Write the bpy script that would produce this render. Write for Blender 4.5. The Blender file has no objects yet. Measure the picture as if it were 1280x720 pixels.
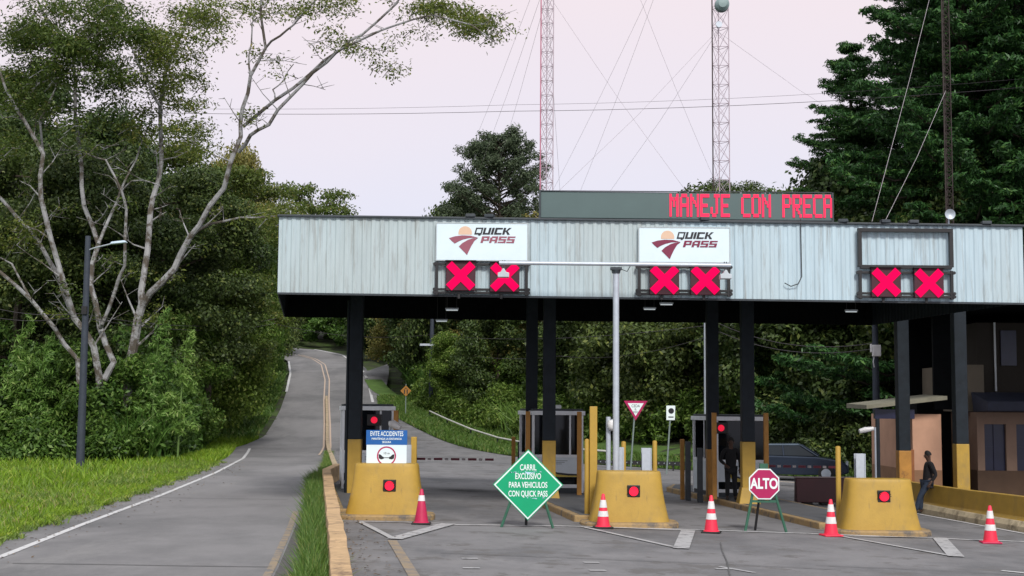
import bpy, math, random
import numpy as np
from mathutils import Vector, Matrix
random.seed(7)
RNG = np.random.default_rng(7)
C = bpy.context.scene.collection
sc = bpy.context.scene
# ------------------------------------------------------------------ camera
F_PX = 1700.0; PITCH = math.atan(152/1700); ROLL = math.radians(.4); EYE = 2.4
cam = bpy.data.cameras.new('camera'); cam.sensor_width = 36; cam.lens = 36*F_PX/1280
cam.clip_start = .2; cam.clip_end = 3000
co = bpy.data.objects.new('camera', cam); C.objects.link(co); sc.camera = co
CM = Matrix.Translation((0, 0, EYE)) @ Matrix.Rotation(math.pi/2+PITCH, 4, 'X') @ Matrix.Rotation(ROLL, 4, 'Z')
co.matrix_world = CM
# ------------------------------------------------------------------ light
sc.view_settings.view_transform = 'Standard'; sc.view_settings.look = 'None'
sc.view_settings.exposure = 0.27; sc.view_settings.gamma = 1
SUN_EL, SUN_AZ = math.radians(40), math.radians(168)      # azimuth measured from +Y clockwise: behind the camera, a little right
w = bpy.data.worlds.new('World'); sc.world = w; w.use_nodes = True
nt = w.node_tree; nt.nodes.clear()
def nn(t, typ, **kw):
    n = t.nodes.new(typ)
    for k, v in kw.items(): setattr(n, k, v)
    return n
wo = nn(nt, 'ShaderNodeOutputWorld'); bg = nn(nt, 'ShaderNodeBackground'); bg.inputs[1].default_value = .1
sky = nn(nt, 'ShaderNodeTexSky', sky_type='NISHITA', sun_disc=False, sun_elevation=SUN_EL, sun_rotation=SUN_AZ)
tc = nn(nt, 'ShaderNodeTexCoord'); sx = nn(nt, 'ShaderNodeSeparateXYZ'); nt.links.new(tc.outputs['Generated'], sx.inputs[0])
nz = nn(nt, 'ShaderNodeTexNoise'); nz.inputs['Scale'].default_value = 2.2; nz.inputs['Detail'].default_value = 4
nt.links.new(tc.outputs['Generated'], nz.inputs[0])
ma = nn(nt, 'ShaderNodeMath', operation='MULTIPLY_ADD'); nt.links.new(nz.outputs[0], ma.inputs[0]); ma.inputs[1].default_value = .13
nt.links.new(sx.outputs[2], ma.inputs[2])
cr = nn(nt, 'ShaderNodeValToRGB'); nt.links.new(ma.outputs[0], cr.inputs[0])
e = cr.color_ramp.elements
e[0].position = .03; e[0].color = (.60, .64, .80, 1); e[1].position = 1; e[1].color = (.74, .76, .80, 1)
for p, c in ((.15, (.68, .70, .83, 1)), (.25, (.765, .715, .79, 1)), (.35, (.82, .72, .76, 1)), (.5, (.76, .75, .78, 1))):
    q = cr.color_ramp.elements.new(p); q.color = c
sc8 = nn(nt, 'ShaderNodeVectorMath', operation='SCALE'); sc8.inputs['Scale'].default_value = 9.6
nt.links.new(cr.outputs[0], sc8.inputs[0])
mx = nn(nt, 'ShaderNodeMixRGB'); mx.inputs[0].default_value = .93
nt.links.new(sky.outputs[0], mx.inputs[1]); nt.links.new(sc8.outputs[0], mx.inputs[2])
nt.links.new(mx.outputs[0], bg.inputs[0]); nt.links.new(bg.outputs[0], wo.inputs[0])
sl = bpy.data.lights.new('sun', 'SUN'); sl.energy = 2.3; sl.angle = math.radians(12); sl.color = (1, .96, .9)
so = bpy.data.objects.new('sun', sl); C.objects.link(so); so.location = (0, -20, 60)
sd = Vector((math.sin(SUN_AZ)*math.cos(SUN_EL), math.cos(SUN_AZ)*math.cos(SUN_EL), math.sin(SUN_EL)))
so.rotation_euler = (-sd).to_track_quat('-Z', 'Y').to_euler()
# ------------------------------------------------------------------ surveying the place
R3 = CM.to_3x3()
def ray(px, py): return R3 @ Vector(((px-640)/F_PX, -(py-360)/F_PX, -1))
def at(px, py, Y):
    d = ray(px, py); return Vector((0, 0, EYE)) + d*(Y/d.y)
HK = ((-50, 0), (76, 0), (85, .3), (97, 1.45), (110, 3.0), (135, 6.2), (155, 8.8), (175, 11.3), (220, 17), (420, 40), (2000, 60))
HKx = np.array([k[0] for k in HK]); HKy = np.array([k[1] for k in HK])
def hill(Y): return sum(np.interp(Y+o, HKx, HKy) for o in (-3, 0, 3))/3
XR = ((45, 34), (50, 26), (55, 17), (61, 8.5), (66, 2.6), (78, -1.8), (92, -6.0), (106, -10.2), (130, -13), (160, -16), (400, -30))
XRx = np.array([k[0] for k in XR]); XRy = np.array([k[1] for k in XR])
def plaza_right(Y): return np.interp(Y, XRx, XRy)
def zg(x, y):
    """height of the finished ground: crossfall of the plaza, hill of the highway, embankment behind the plaza"""
    x = np.asarray(x, float); y = np.asarray(y, float)
    c = -.024*np.clip(x+2.75, 0, 20)*np.clip((100-y)/30, 0, 1)
    d = x-plaza_right(y)
    e = .2*np.clip(d-3.0, 0, 60)*np.clip((y-46)/14, 0, 1)
    l = .10*np.clip(-x-24, 0, 80)*np.clip((y-30)/30, 0, 1)
    return c+hill(y)+e+l
def zs(x, y): return float(zg(x, y))
def gp(px, py):
    d = ray(px, py); o = Vector((0, 0, EYE)); t = 5/d.y; st = .25/d.y
    while t*d.y < 600:
        p = o+d*t
        if p.z <= zs(p.x, p.y): break
        t += st
    lo, hi = t-st, t
    for i in range(12):
        m = (lo+hi)/2; p = o+d*m
        if p.z <= zs(p.x, p.y): hi = m
        else: lo = m
    return o+d*hi
# ------------------------------------------------------------------ materials
MATS = {}
def mat(name, col, rough=.7, metal=0, var=.12, scale=3.0, bump=0, bscale=40, streak=None, emit=None, spec=.5, stain=None, stretch=None):
    if name in MATS: return MATS[name]
    m = bpy.data.materials.new(name); m.use_nodes = True; t = m.node_tree; t.nodes.clear()
    out = nn(t, 'ShaderNodeOutputMaterial'); b = nn(t, 'ShaderNodeBsdfPrincipled'); t.links.new(b.outputs[0], out.inputs[0])
    b.inputs['Roughness'].default_value = rough; b.inputs['Metallic'].default_value = metal
    b.inputs['Specular IOR Level'].default_value = spec
    if emit:
        b.inputs['Emission Color'].default_value = (*emit[0], 1); b.inputs['Emission Strength'].default_value = emit[1]
        b.inputs['Base Color'].default_value = (*col, 1); MATS[name] = m; return m
    tc = nn(t, 'ShaderNodeTexCoord'); n = nn(t, 'ShaderNodeTexNoise'); n.inputs['Scale'].default_value = scale; n.inputs['Detail'].default_value = 6
    n.inputs['Roughness'].default_value = .65
    mp = nn(t, 'ShaderNodeMapping'); t.links.new(tc.outputs['Object'], mp.inputs[0]); t.links.new(mp.outputs[0], n.inputs[0])
    if stretch: mp.inputs['Scale'].default_value = stretch
    r = nn(t, 'ShaderNodeValToRGB'); t.links.new(n.outputs[0], r.inputs[0])
    r.color_ramp.elements[0].position = .3; r.color_ramp.elements[1].position = .72
    r.color_ramp.elements[0].color = (*[c*(1-var) for c in col], 1); r.color_ramp.elements[1].color = (*[min(1, c*(1+var)) for c in col], 1)
    last = r.outputs[0]
    for stain in (stain if isinstance(stain, list) else [stain] if stain else []):       # (colour, scale, low, high, stretch): irregular dirt
        n2 = nn(t, 'ShaderNodeTexNoise'); n2.inputs['Scale'].default_value = stain[1]; n2.inputs['Detail'].default_value = 8; n2.inputs['Roughness'].default_value = .7
        mp2 = nn(t, 'ShaderNodeMapping'); t.links.new(tc.outputs['Object'], mp2.inputs[0]); t.links.new(mp2.outputs[0], n2.inputs[0])
        mp2.inputs['Scale'].default_value = stain[4] if len(stain) > 4 else (1, 1, 1)
        r2 = nn(t, 'ShaderNodeValToRGB'); t.links.new(n2.outputs[0], r2.inputs[0])
        r2.color_ramp.elements[0].position = stain[2]; r2.color_ramp.elements[1].position = stain[3]
        r2.color_ramp.elements[0].color = (0, 0, 0, 1); r2.color_ramp.elements[1].color = (1, 1, 1, 1)
        x = nn(t, 'ShaderNodeMixRGB'); t.links.new(r2.outputs[0], x.inputs[0]); t.links.new(last, x.inputs[1]); x.inputs[2].default_value = (*stain[0], 1)
        last = x.outputs[0]
    t.links.new(last, b.inputs['Base Color'])
    if bump:
        n3 = nn(t, 'ShaderNodeTexNoise'); n3.inputs['Scale'].default_value = bscale; n3.inputs['Detail'].default_value = 5
        t.links.new(tc.outputs['Object'], n3.inputs[0])
        bp = nn(t, 'ShaderNodeBump'); bp.inputs['Strength'].default_value = bump; bp.inputs['Distance'].default_value = .02
        t.links.new(n3.outputs[0], bp.inputs['Height']); t.links.new(bp.outputs[0], b.inputs['Normal'])
    MATS[name] = m; return m
def leafmat(name, c0, c1, trans=.25, c2=None):
    if name in MATS: return MATS[name]
    m = bpy.data.materials.new(name); m.use_nodes = True; t = m.node_tree; t.nodes.clear()
    out = nn(t, 'ShaderNodeOutputMaterial'); b = nn(t, 'ShaderNodeBsdfPrincipled'); b.inputs['Roughness'].default_value = .5
    b.inputs['Specular IOR Level'].default_value = .4
    a = nn(t, 'ShaderNodeAttribute', attribute_name='rnd'); r = nn(t, 'ShaderNodeValToRGB'); t.links.new(a.outputs['Fac'], r.inputs[0])
    r.color_ramp.elements[0].color = (*c0, 1); r.color_ramp.elements[1].color = (*c1, 1)
    if c2: r.color_ramp.elements[1].position = .86; q = r.color_ramp.elements.new(1); q.color = (*c2, 1)
    oi = nn(t, 'ShaderNodeObjectInfo'); hs = nn(t, 'ShaderNodeHueSaturation')
    mr = nn(t, 'ShaderNodeMapRange'); t.links.new(oi.outputs['Random'], mr.inputs[0]); mr.inputs[3].default_value = .485; mr.inputs[4].default_value = .515
    mv = nn(t, 'ShaderNodeMapRange'); t.links.new(oi.outputs['Random'], mv.inputs[0]); mv.inputs[3].default_value = 1.2; mv.inputs[4].default_value = .8
    t.links.new(mr.outputs[0], hs.inputs['Hue']); t.links.new(mv.outputs[0], hs.inputs['Value']); t.links.new(r.outputs[0], hs.inputs['Color'])
    t.links.new(hs.outputs[0], b.inputs['Base Color'])
    tr = nn(t, 'ShaderNodeBsdfTranslucent'); t.links.new(hs.outputs[0], tr.inputs[0])
    mx = nn(t, 'ShaderNodeMixShader'); mx.inputs[0].default_value = trans
    t.links.new(b.outputs[0], mx.inputs[1]); t.links.new(tr.outputs[0], mx.inputs[2]); t.links.new(mx.outputs[0], out.inputs[0])
    MATS[name] = m; return m
M = dict(
 steel=mat('galvanised steel', (.50, .55, .62), .45, .3, .1, 6), darksteel=mat('dark painted steel', (.035, .045, .055), .5, 0, .3, 5),
 column=mat('blue grey column paint', (.012, .018, .025), .6, 0, .3, 4, bump=.1, spec=.25, stain=((.03, .034, .04), 5, .6, .72)), black=mat('black paint', (.012, .012, .014), .5, 0, .2, 5),
 yellow=mat('worn yellow paint', (.43, .27, .04), .55, 0, .12, 2.5, bump=.15, stain=[((.24, .17, .07), 1.8, .52, .80, (1, 1, .5)), ((.10, .08, .06), 5, .66, .72), ((.32, .30, .25), 5, .67, .70), ((.12, .09, .05), 3.5, .62, .85, (2.5, 2.5, .25))]),
 ochre=mat('ochre post paint', (.46, .22, .04), .55, 0, .2, 3, bump=.1, stain=((.12, .06, .03), 4, .58, .75)),
 white=mat('white paint', (.72, .76, .78), .45, 0, .06, 3), glassdark=mat('dark window glass', (.006, .008, .011), .06, 0, .1, 2, spec=.35),
 ceil=mat('dark roofing and shade sheet', (.006, .007, .008), .8, 0, .3, 3, spec=.05), rubber=mat('black rubber', (.02, .02, .02), .8, 0, .2, 9),  # ceil: canopy underside, also the office's added shade roof, walls and panel
 alu=mat('white aluminium frame', (.82, .86, .9), .4, 0, .08, 4), panel=mat('pale booth panel', (.66, .74, .80), .45, 0, .06, 3),
 signgreen=mat('green sign sheeting', (.0, .36, .16), .4, 0, .07, 3), signblue=mat('blue sign sheeting', (.01, .11, .38), .4, 0, .06, 3),
 signwhite=mat('white sign sheeting', (.70, .83, .90), .4, 0, .04, 2), signred=mat('crimson sign sheeting', (.42, .012, .10), .4, 0, .07, 3),
 textwhite=mat('white lettering', (.80, .90, .90), .4, 0, .03, 3), textblack=mat('black lettering', (.015, .015, .02), .4, 0, .03, 3),
 greenpaint=mat('green painted steel', (.03, .12, .075), .5, 0, .2, 5), lampred=mat('red signal lamp', (.3, 0, .02), .3, emit=((1, .012, .045), 1.1)),
 crossred=mat('red signal cross', (.0, 0, .0), .9, emit=((1, .0, .10), .92), spec=.1), ledred=mat('red message lamps', (.0, .0, .0), .9, emit=((1, .045, .12), 1.15), spec=.1),
 tube=mat('lit fluorescent tube', (.8, .8, .8), .4, emit=((.85, .95, 1), .3)),
 board=mat('grey green message board', (.085, .135, .135), .5, 0, .06, 1.5), wood=mat('weathered wood', (.16, .11, .07), .8, 0, .2, 5),
 orange=mat('cone orange red plastic', (.80, .025, .07), .5, 0, .08, 5, stain=((.3, .03, .04), 9, .62, .8)), reflect=mat('cone reflective sleeve', (.72, .72, .72), .35, 0, .12, 9),
 conedark=mat('faded crimson cone plastic', (.50, .015, .08), .5, 0, .1, 5))
# ------------------------------------------------------------------ mesh helpers
class MB:
    def __init__(s): s.v = []; s.f = []
    def add(s, vs, fs):
        n = len(s.v); s.v += [tuple(v) for v in vs]; s.f += [tuple(n+i for i in f) for f in fs]; return s
    def box(s, x0, x1, y0, y1, z0, z1, sx=0):      # sx shears x with y
        vs = [(x+sx*(y-y0), y, z) for z in (z0, z1) for y in (y0, y1) for x in (x0, x1)]
        return s.add(vs, [(0, 2, 3, 1), (4, 5, 7, 6), (0, 1, 5, 4), (2, 6, 7, 3), (0, 4, 6, 2), (1, 3, 7, 5)])
    def hexa(s, b, t):                               # bottom and top quads, counter-clockwise seen from above
        return s.add(list(b)+list(t), [(3, 2, 1, 0), (4, 5, 6, 7), (0, 1, 5, 4), (1, 2, 6, 5), (2, 3, 7, 6), (3, 0, 4, 7)])
    def tube(s, pts, rad, n=8, caps=True):
        pts = [Vector(p) for p in pts]
        if not hasattr(rad, '__len__'): rad = [rad]*len(pts)
        base = len(s.v); up = None
        for i, p in enumerate(pts):
            d = (pts[min(i+1, len(pts)-1)]-pts[max(i-1, 0)]).normalized()
            if up is None: up = Vector((0, 1, 0)) if abs(d.z) > .7 else Vector((0, 0, 1))
            a = d.cross(up); a = a.normalized() if a.length > 1e-5 else Vector((1, 0, 0)); b = a.cross(d).normalized(); up = b
            for k in range(n):
                t = 2*math.pi*k/n; s.v.append(tuple(p+(a*math.cos(t)+b*math.sin(t))*rad[i]))
        for i in range(len(pts)-1):
            for k in range(n):
                k2 = (k+1) % n; s.f.append((base+i*n+k, base+(i+1)*n+k, base+(i+1)*n+k2, base+i*n+k2))
        if caps:
            s.f.append(tuple(base+k for k in range(n))); s.f.append(tuple(base+(len(pts)-1)*n+k for k in reversed(range(n))))
        return s
    def lathe(s, prof, n=20, c=(0, 0, 0), ax='z'):
        base = len(s.v)
        for r, h in prof:
            for k in range(n):
                t = 2*math.pi*k/n; a, b = r*math.cos(t), r*math.sin(t)
                s.v.append((c[0]+a, c[1]+b, c[2]+h) if ax == 'z' else ((c[0]+a, c[1]+h, c[2]+b) if ax == 'y' else (c[0]+h, c[1]+a, c[2]+b)))
        for i in range(len(prof)-1):
            for k in range(n):
                k2 = (k+1) % n; s.f.append((base+i*n+k, base+i*n+k2, base+(i+1)*n+k2, base+(i+1)*n+k))
        s.f.append(tuple(base+k for k in reversed(range(n)))); s.f.append(tuple(base+(len(prof)-1)*n+k for k in range(n)))
        return s
    def prism(s, poly, y0, y1):                      # polygon in x,z extruded along y
        n = len(poly)
        vs = [(x, y0, z) for x, z in poly]+[(x, y1, z) for x, z in poly]
        return s.add(vs, [tuple(range(n)), tuple(reversed(range(n, 2*n)))]+[(i, i+n, (i+1) % n+n, (i+1) % n) for i in range(n)])
    def prismx(s, poly, x0, x1):                     # polygon in y,z extruded along x
        n = len(poly)
        vs = [(x0, y, z) for y, z in poly]+[(x1, y, z) for y, z in poly]
        return s.add(vs, [tuple(range(n)), tuple(reversed(range(n, 2*n)))]+[(i, i+n, (i+1) % n+n, (i+1) % n) for i in range(n)])
    def flat(s, poly, z0, z1):                       # polygon in x,y extruded along z
        n = len(poly)
        vs = [(x, y, z0) for x, y in poly]+[(x, y, z1) for x, y in poly]
        return s.add(vs, [tuple(reversed(range(n))), tuple(range(n, 2*n))]+[(i, (i+1) % n, (i+1) % n+n, i+n) for i in range(n)])
    def build(s, name, m, parent=None, bevel=0, smooth=False, loc=None):
        me = bpy.data.meshes.new(name); me.from_pydata(s.v, [], s.f); me.validate()
        import bmesh
        bm = bmesh.new(); bm.from_mesh(me); bmesh.ops.recalc_face_normals(bm, faces=bm.faces); bm.to_mesh(me); bm.free()
        if smooth: me.polygons.foreach_set('use_smooth', [True]*len(me.polygons))
        me.materials.append(m)
        o = bpy.data.objects.new(name, me); C.objects.link(o)
        if loc is not None: o.location = loc
        if parent: o.parent = parent
        if bevel:
            b = o.modifiers.new('bevel', 'BEVEL'); b.width = bevel; b.segments = 2; b.limit_method = 'ANGLE'; b.angle_limit = .6
        if smooth:
            try:
                me.set_sharp_from_angle(angle=math.radians(40))
            except Exception: pass
        return o
def tag(o, label, cat, group=None, kind=None):
    o['label'] = label; o['category'] = cat
    if group: o['group'] = group
    if kind: o['kind'] = kind
    return o
def struct(o, kind='structure'): o['kind'] = kind; return o
def thing(name, label, cat, loc, rz=0, group=None):
    o = bpy.data.objects.new(name, None); C.objects.link(o); o.location = loc; o.rotation_euler = (0, 0, rz); o.empty_display_size = .2
    return tag(o, label, cat, group)
def dup(root, loc, rz, label):
    r = root.copy(); C.objects.link(r); r.location = loc; r.rotation_euler = (0, 0, rz); r['label'] = label
    def rec(a, b):
        for ch in a.children:
            c = ch.copy(); C.objects.link(c); c.parent = b; rec(ch, c)
    rec(root, r); return r
def text(name, s, size, loc, m, parent, xs=1.0, shear=0, ext=.004, off=0, align='CENTER'):
    cu = bpy.data.curves.new(name, 'FONT'); cu.body = s; cu.size = size; cu.extrude = ext; cu.shear = shear; cu.offset = off
    cu.align_x = align; cu.align_y = 'CENTER'; tmp = bpy.data.objects.new(name, cu); C.objects.link(tmp)
    bpy.context.view_layer.update(); me = bpy.data.meshes.new_from_object(tmp.evaluated_get(bpy.context.evaluated_depsgraph_get())); bpy.data.objects.remove(tmp)
    me.materials.clear(); me.materials.append(m)
    o = bpy.data.objects.new(name, me); C.objects.link(o); o.location = loc; o.rotation_euler = (math.pi/2, 0, 0); o.scale = (xs, 1, 1)
    o.parent = parent; return o
# polylines
def interp(P, y):
    ys = [p[1] for p in P]; return float(np.interp(y, ys, [p[0] for p in P]))
def strip(name, L, R, m, dz, na=None, nc=8, kind='structure'):
    """sheet between two polylines of (x,y), draped on the ground"""
    def res(P, n):
        P = [Vector((p[0], p[1])) for p in P]; d = [0]
        for a, b in zip(P, P[1:]): d.append(d[-1]+(b-a).length)
        out = []
        for i in range(n):
            t = d[-1]*i/(n-1); out.append((np.interp(t, d, [p.x for p in P]), np.interp(t, d, [p.y for p in P])))
        return out
    ln = max(sum((Vector(b)-Vector(a)).length for a, b in zip(P, P[1:])) for P in (L, R))
    na = na or max(4, int(ln/1.2))
    l = res([p[:2] for p in L], na); r = res([p[:2] for p in R], na)
    vs = []; fs = []
    for a, b in zip(l, r):
        for k in range(nc+1):
            t = k/nc; x = a[0]*(1-t)+b[0]*t; y = a[1]*(1-t)+b[1]*t; vs.append((x, y, zs(x, y)+dz))
    for i in range(na-1):
        for k in range(nc):
            q = i*(nc+1)+k; fs.append((q, q+1, q+nc+2, q+nc+1))
    b = MB(); b.add(vs, fs); o = b.build(name, m, smooth=True)
    # keep normals up
    o['kind'] = kind; return o
def line(name, P, wd, m, dz=.012):
    P = [Vector((p[0], p[1])) for p in P]; L = []; R = []
    for i, p in enumerate(P):
        d = (P[min(i+1, len(P)-1)]-P[max(i-1, 0)]).normalized(); n = Vector((-d.y, d.x))
        L.append(tuple(p+n*wd/2)); R.append(tuple(p-n*wd/2))
    return strip(name, L, R, m, dz, nc=1)
# foliage
def leafmesh(name, pts, nrm, size, m, aspect=.5, jit=.9, parent=None, droop=0, loc=None, link=True, sj=.35):
    n = len(pts); pts = np.asarray(pts, float); nrm = np.asarray(nrm, float)+RNG.normal(0, jit, (n, 3)); nrm /= np.linalg.norm(nrm, axis=1)[:, None]+1e-9
    a = RNG.normal(0, 1, (n, 3)); a[:, 2] -= droop; u = a-nrm*np.sum(a*nrm, 1)[:, None]; u /= np.linalg.norm(u, axis=1)[:, None]+1e-9
    v = np.cross(nrm, u); s = (size*(1+RNG.uniform(-sj, sj, n)))[:, None]
    fold = nrm*s*.12
    V = np.stack([pts-u*s*.5, pts-v*s*aspect*.5+u*s*.05+fold, pts+u*s*.5, pts+v*s*aspect*.5+u*s*.05+fold], 1).reshape(-1, 3)
    me = bpy.data.meshes.new(name); me.vertices.add(4*n); me.vertices.foreach_set('co', V.ravel())
    me.loops.add(4*n); me.loops.foreach_set('vertex_index', np.arange(4*n, dtype=np.int32))
    me.polygons.add(n); me.polygons.foreach_set('loop_start', np.arange(0, 4*n, 4, dtype=np.int32)); me.polygons.foreach_set('loop_total', np.full(n, 4, dtype=np.int32))
    me.update()
    at_ = me.attributes.new('rnd', 'FLOAT', 'FACE'); at_.data.foreach_set('value', RNG.uniform(0, 1, n).astype(np.float32))
    me.materials.append(m)
    if not link: return me
    o = bpy.data.objects.new(name, me); C.objects.link(o)
    if parent: o.parent = parent
    if loc is not None: o.location = loc
    return o
def cloud(clusters, n, shell=.45, up=.5):
    """points + outward normals in a list of (cx,cy,cz,rx,ry,rz)"""
    cl = np.array(clusters, float); wgt = (cl[:, 3]*cl[:, 4]+cl[:, 3]*cl[:, 5]); wgt /= wgt.sum()
    i = RNG.choice(len(cl), n, p=wgt); d = RNG.normal(0, 1, (n, 3)); d /= np.linalg.norm(d, axis=1)[:, None]
    r = RNG.uniform(0, 1, n)**shell; r *= (1+RNG.normal(0, .12, n))
    p = cl[i, :3]+d*cl[i, 3:6]*r[:, None]; d = d+np.array((0, 0, up)); return p, d
def blades(name, pts, h, wd, m, lean=.35, parent=None, kind='stuff'):
    """thin upright grass blades as bent triangles pairs"""
    pts = np.asarray(pts, float); n = len(pts); a = RNG.uniform(0, 2*np.pi, n); hh = h*RNG.uniform(.5, 1.25, n)
    L = RNG.normal(0, lean, (n, 2))*hh[:, None]; dx = np.cos(a)*wd/2; dy = np.sin(a)*wd/2; z = np.zeros(n)
    b0 = pts+np.stack([dx, dy, z], 1); b1 = pts-np.stack([dx, dy, z], 1)
    m0 = pts+np.stack([L[:, 0]*.35+dx*.8, L[:, 1]*.35+dy*.8, hh*.55], 1); m1 = pts+np.stack([L[:, 0]*.35-dx*.8, L[:, 1]*.35-dy*.8, hh*.55], 1)
    t = pts+np.stack([L[:, 0], L[:, 1], hh*.95], 1)
    V = np.stack([b0, b1, m1, m0, t], 1).reshape(-1, 3); k = np.arange(n)*5
    loops = np.stack([k, k+1, k+2, k+3, k+3, k+2, k+4], 1).ravel().astype(np.int32)
    me = bpy.data.meshes.new(name); me.vertices.add(5*n); me.vertices.foreach_set('co', V.ravel()); me.loops.add(7*n); me.loops.foreach_set('vertex_index', loops)
    st = np.stack([np.arange(n)*7, np.arange(n)*7+4], 1).ravel().astype(np.int32); tt = np.tile([4, 3], n).astype(np.int32)
    me.polygons.add(2*n); me.polygons.foreach_set('loop_start', st); me.polygons.foreach_set('loop_total', tt); me.update()
    r = np.repeat(RNG.uniform(0, 1, n), 2).astype(np.float32); at_ = me.attributes.new('rnd', 'FLOAT', 'FACE'); at_.data.foreach_set('value', r)
    me.materials.append(m); o = bpy.data.objects.new(name, me); C.objects.link(o)
    if parent: o.parent = parent
    elif kind: o['kind'] = kind
    return o
# ================================================================== SETTING
LW = [(-6.6, 2), (-8.11, 21.9), (-8.71, 27.9), (-9.51, 37.2), (-10.88, 50.6), (-12.7, 65), (-15.05, 79)]
RL = [(-2.3, 2), (-3.47, 19.8), (-4.42, 27.6), (-5.0, 32), (-5.9, 39.5), (-7.7, 55.3), (-11.0, 82)]
hiL = [tuple(gp(*p)[:2]) for p in ((331, 545), (350, 513), (358, 490), (363, 467), (361, 452), (350, 445), (330, 440))]
hiC = [tuple(gp(*p)[:2]) for p in ((409, 559), (409, 530), (408, 500), (409, 475), (404, 456), (393, 449), (375, 444), (350, 440))]
hiR = [tuple(gp(*p)[:2]) for p in ((474, 530), (466, 503), (460, 475), (451, 460), (428, 444), (393, 437), (360, 434))]
LEFT = [p for p in LW]+[p for p in hiL if p[1] > 82]
asph_l = mat('worn asphalt', (.215, .21, .216), .85, 0, .16, .5, bump=.4, bscale=60, stretch=(1, .3, 1), stain=[((.13, .13, .135), .26, .46, .66, (.7, .5, 1)), ((.24, .235, .235), .5, .56, .72, (1.2, .3, 1)), ((.28, .255, .26), 14, .60, .72), ((.06, .06, .06), 3.2, .73, .76)])
asph_p = mat('plaza asphalt', (.195, .192, .20), .85, 0, .16, 1.1, bump=.4, bscale=60, stain=[((.11, .112, .12), .33, .46, .64, (.8, .6, 1)), ((.22, .215, .22), .6, .57, .7, (1, .5, 1)), ((.27, .235, .24), 14, .60, .72), ((.055, .055, .06), 2.3, .70, .74), ((.13, .125, .125), .9, .55, .60)])
paint = mat('worn white road paint', (.60, .60, .61), .7, 0, .1, 4, stain=((.2, .2, .21), 3.5, .55, .7))
ypaint = mat('worn yellow road paint', (.34, .26, .17), .7, 0, .15, 4, stain=((.17, .16, .16), 4, .42, .6))
ppaint = mat('faded double line paint', (.55, .42, .33), .7, 0, .1, 4, stain=((.2, .2, .2), 3.5, .6, .75))
soil = mat('dark soil and leaf litter', (.03, .035, .015), .95, 0, .5, 1.5, bump=.6, bscale=15, stain=((.055, .10, .015), .6, .45, .6))
conc = mat('weathered ochre concrete', (.52, .35, .19), .85, 0, .22, 3, bump=.5, bscale=18, stain=((.17, .11, .07), 2.3, .52, .68))
kerbm = mat('kerb with worn yellow paint', (.40, .27, .12), .8, 0, .25, 3, bump=.4, bscale=20, stain=((.13, .115, .10), 3, .46, .62))
isl = mat('island concrete', (.10, .105, .115), .85, 0, .15, 1.2, bump=.3)
# ground
gx = np.concatenate([np.arange(-420, -60, 12), np.arange(-60, 60, 1.0), np.arange(60, 421, 12)])
gy = np.concatenate([np.arange(-40, 0, 5), np.arange(0, 130, 1.0), np.arange(130, 260, 3), np.arange(260, 900, 20)])
GX, GY = np.meshgrid(gx, gy)
GZ = zg(GX, GY)
left_x = np.interp(GY, [p[1] for p in LEFT], [p[0] for p in LEFT])
inside = (GX > left_x-.0) & (GX < plaza_right(GY)+.0) & (GY < 125)
inside = inside | ((GX > left_x-25) & (GX < left_x+1) & (GY < 61)) | ((GX > left_x-2.5) & (GX < left_x+1) & (GY >= 61) & (GY < 84))
GZ = np.where(inside, GZ-.15, GZ+.02+RNG.normal(0, .02, GZ.shape))
hc = np.array(hiC+hiL+hiR)
far = (GY >= 112)
dmin = np.min(np.sqrt((GX[..., None]-hc[:, 0])**2+((GY[..., None]-hc[:, 1])*.6)**2), -1)
GZ = np.where(far & (dmin < 7), GZ-.5, GZ)
nx, ny = len(gx), len(gy)
vs = np.stack([GX.ravel(), GY.ravel(), GZ.ravel()], 1)
fs = [(j*nx+i, j*nx+i+1, (j+1)*nx+i+1, (j+1)*nx+i) for j in range(ny-1) for i in range(nx-1)]
me = bpy.data.meshes.new('ground'); me.from_pydata(vs.tolist(), [], fs); me.materials.append(soil)
go = bpy.data.objects.new('ground', me); C.objects.link(go); struct(go)
struct(strip('left_road', [(-7.4, -5)]+[(p[0]-1.5, p[1]) for p in LW[1:]], [(-1.9, -5)]+[(p[0]+.55, p[1]) for p in RL[1:]], asph_l, .004))
PL = [(-.2, -5), (-1.9, 14.9), (-2.4, 18.4), (-3.8, 28.3), (-5.6, 41.5), (-7, 50), (-9.3, 70), (-11.3, 84), (-14.2, 100), (-16, 110)]
PRt = [(45, -5), (45, 14.9), (44, 18.4), (42, 28.3), (34, 41.5), (26, 50), (2, 67.3), (-3.6, 84), (-8.4, 100), (-11.4, 110)]
rows = sorted(set(list(np.arange(-5, 112, 1.25))))
PL2 = [(interp(PL, y), y) for y in rows]; PR2 = [(float(plaza_right(y)) if y > 45 else 40.0, y) for y in rows]
strip('toll_plaza', PL2, PR2, asph_p, 0.0, na=len(rows), nc=30)
strip('highway', [(-15.9, 78)]+hiL, [(-6, 78)]+[(p[0]+.5, p[1]) for p in hiR], asph_l, .012, na=70, nc=12)
# driveway shoulder branching off the highway
dr = [tuple(gp(*p)[:2]) for p in ((453, 466), (458, 480), (466, 497), (474, 505))]; dr2 = [tuple(gp(*p)[:2]) for p in ((486, 455), (486, 470), (484, 478), (482, 490))]
strip('driveway', dr, dr2, asph_p, .03, na=10)
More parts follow.
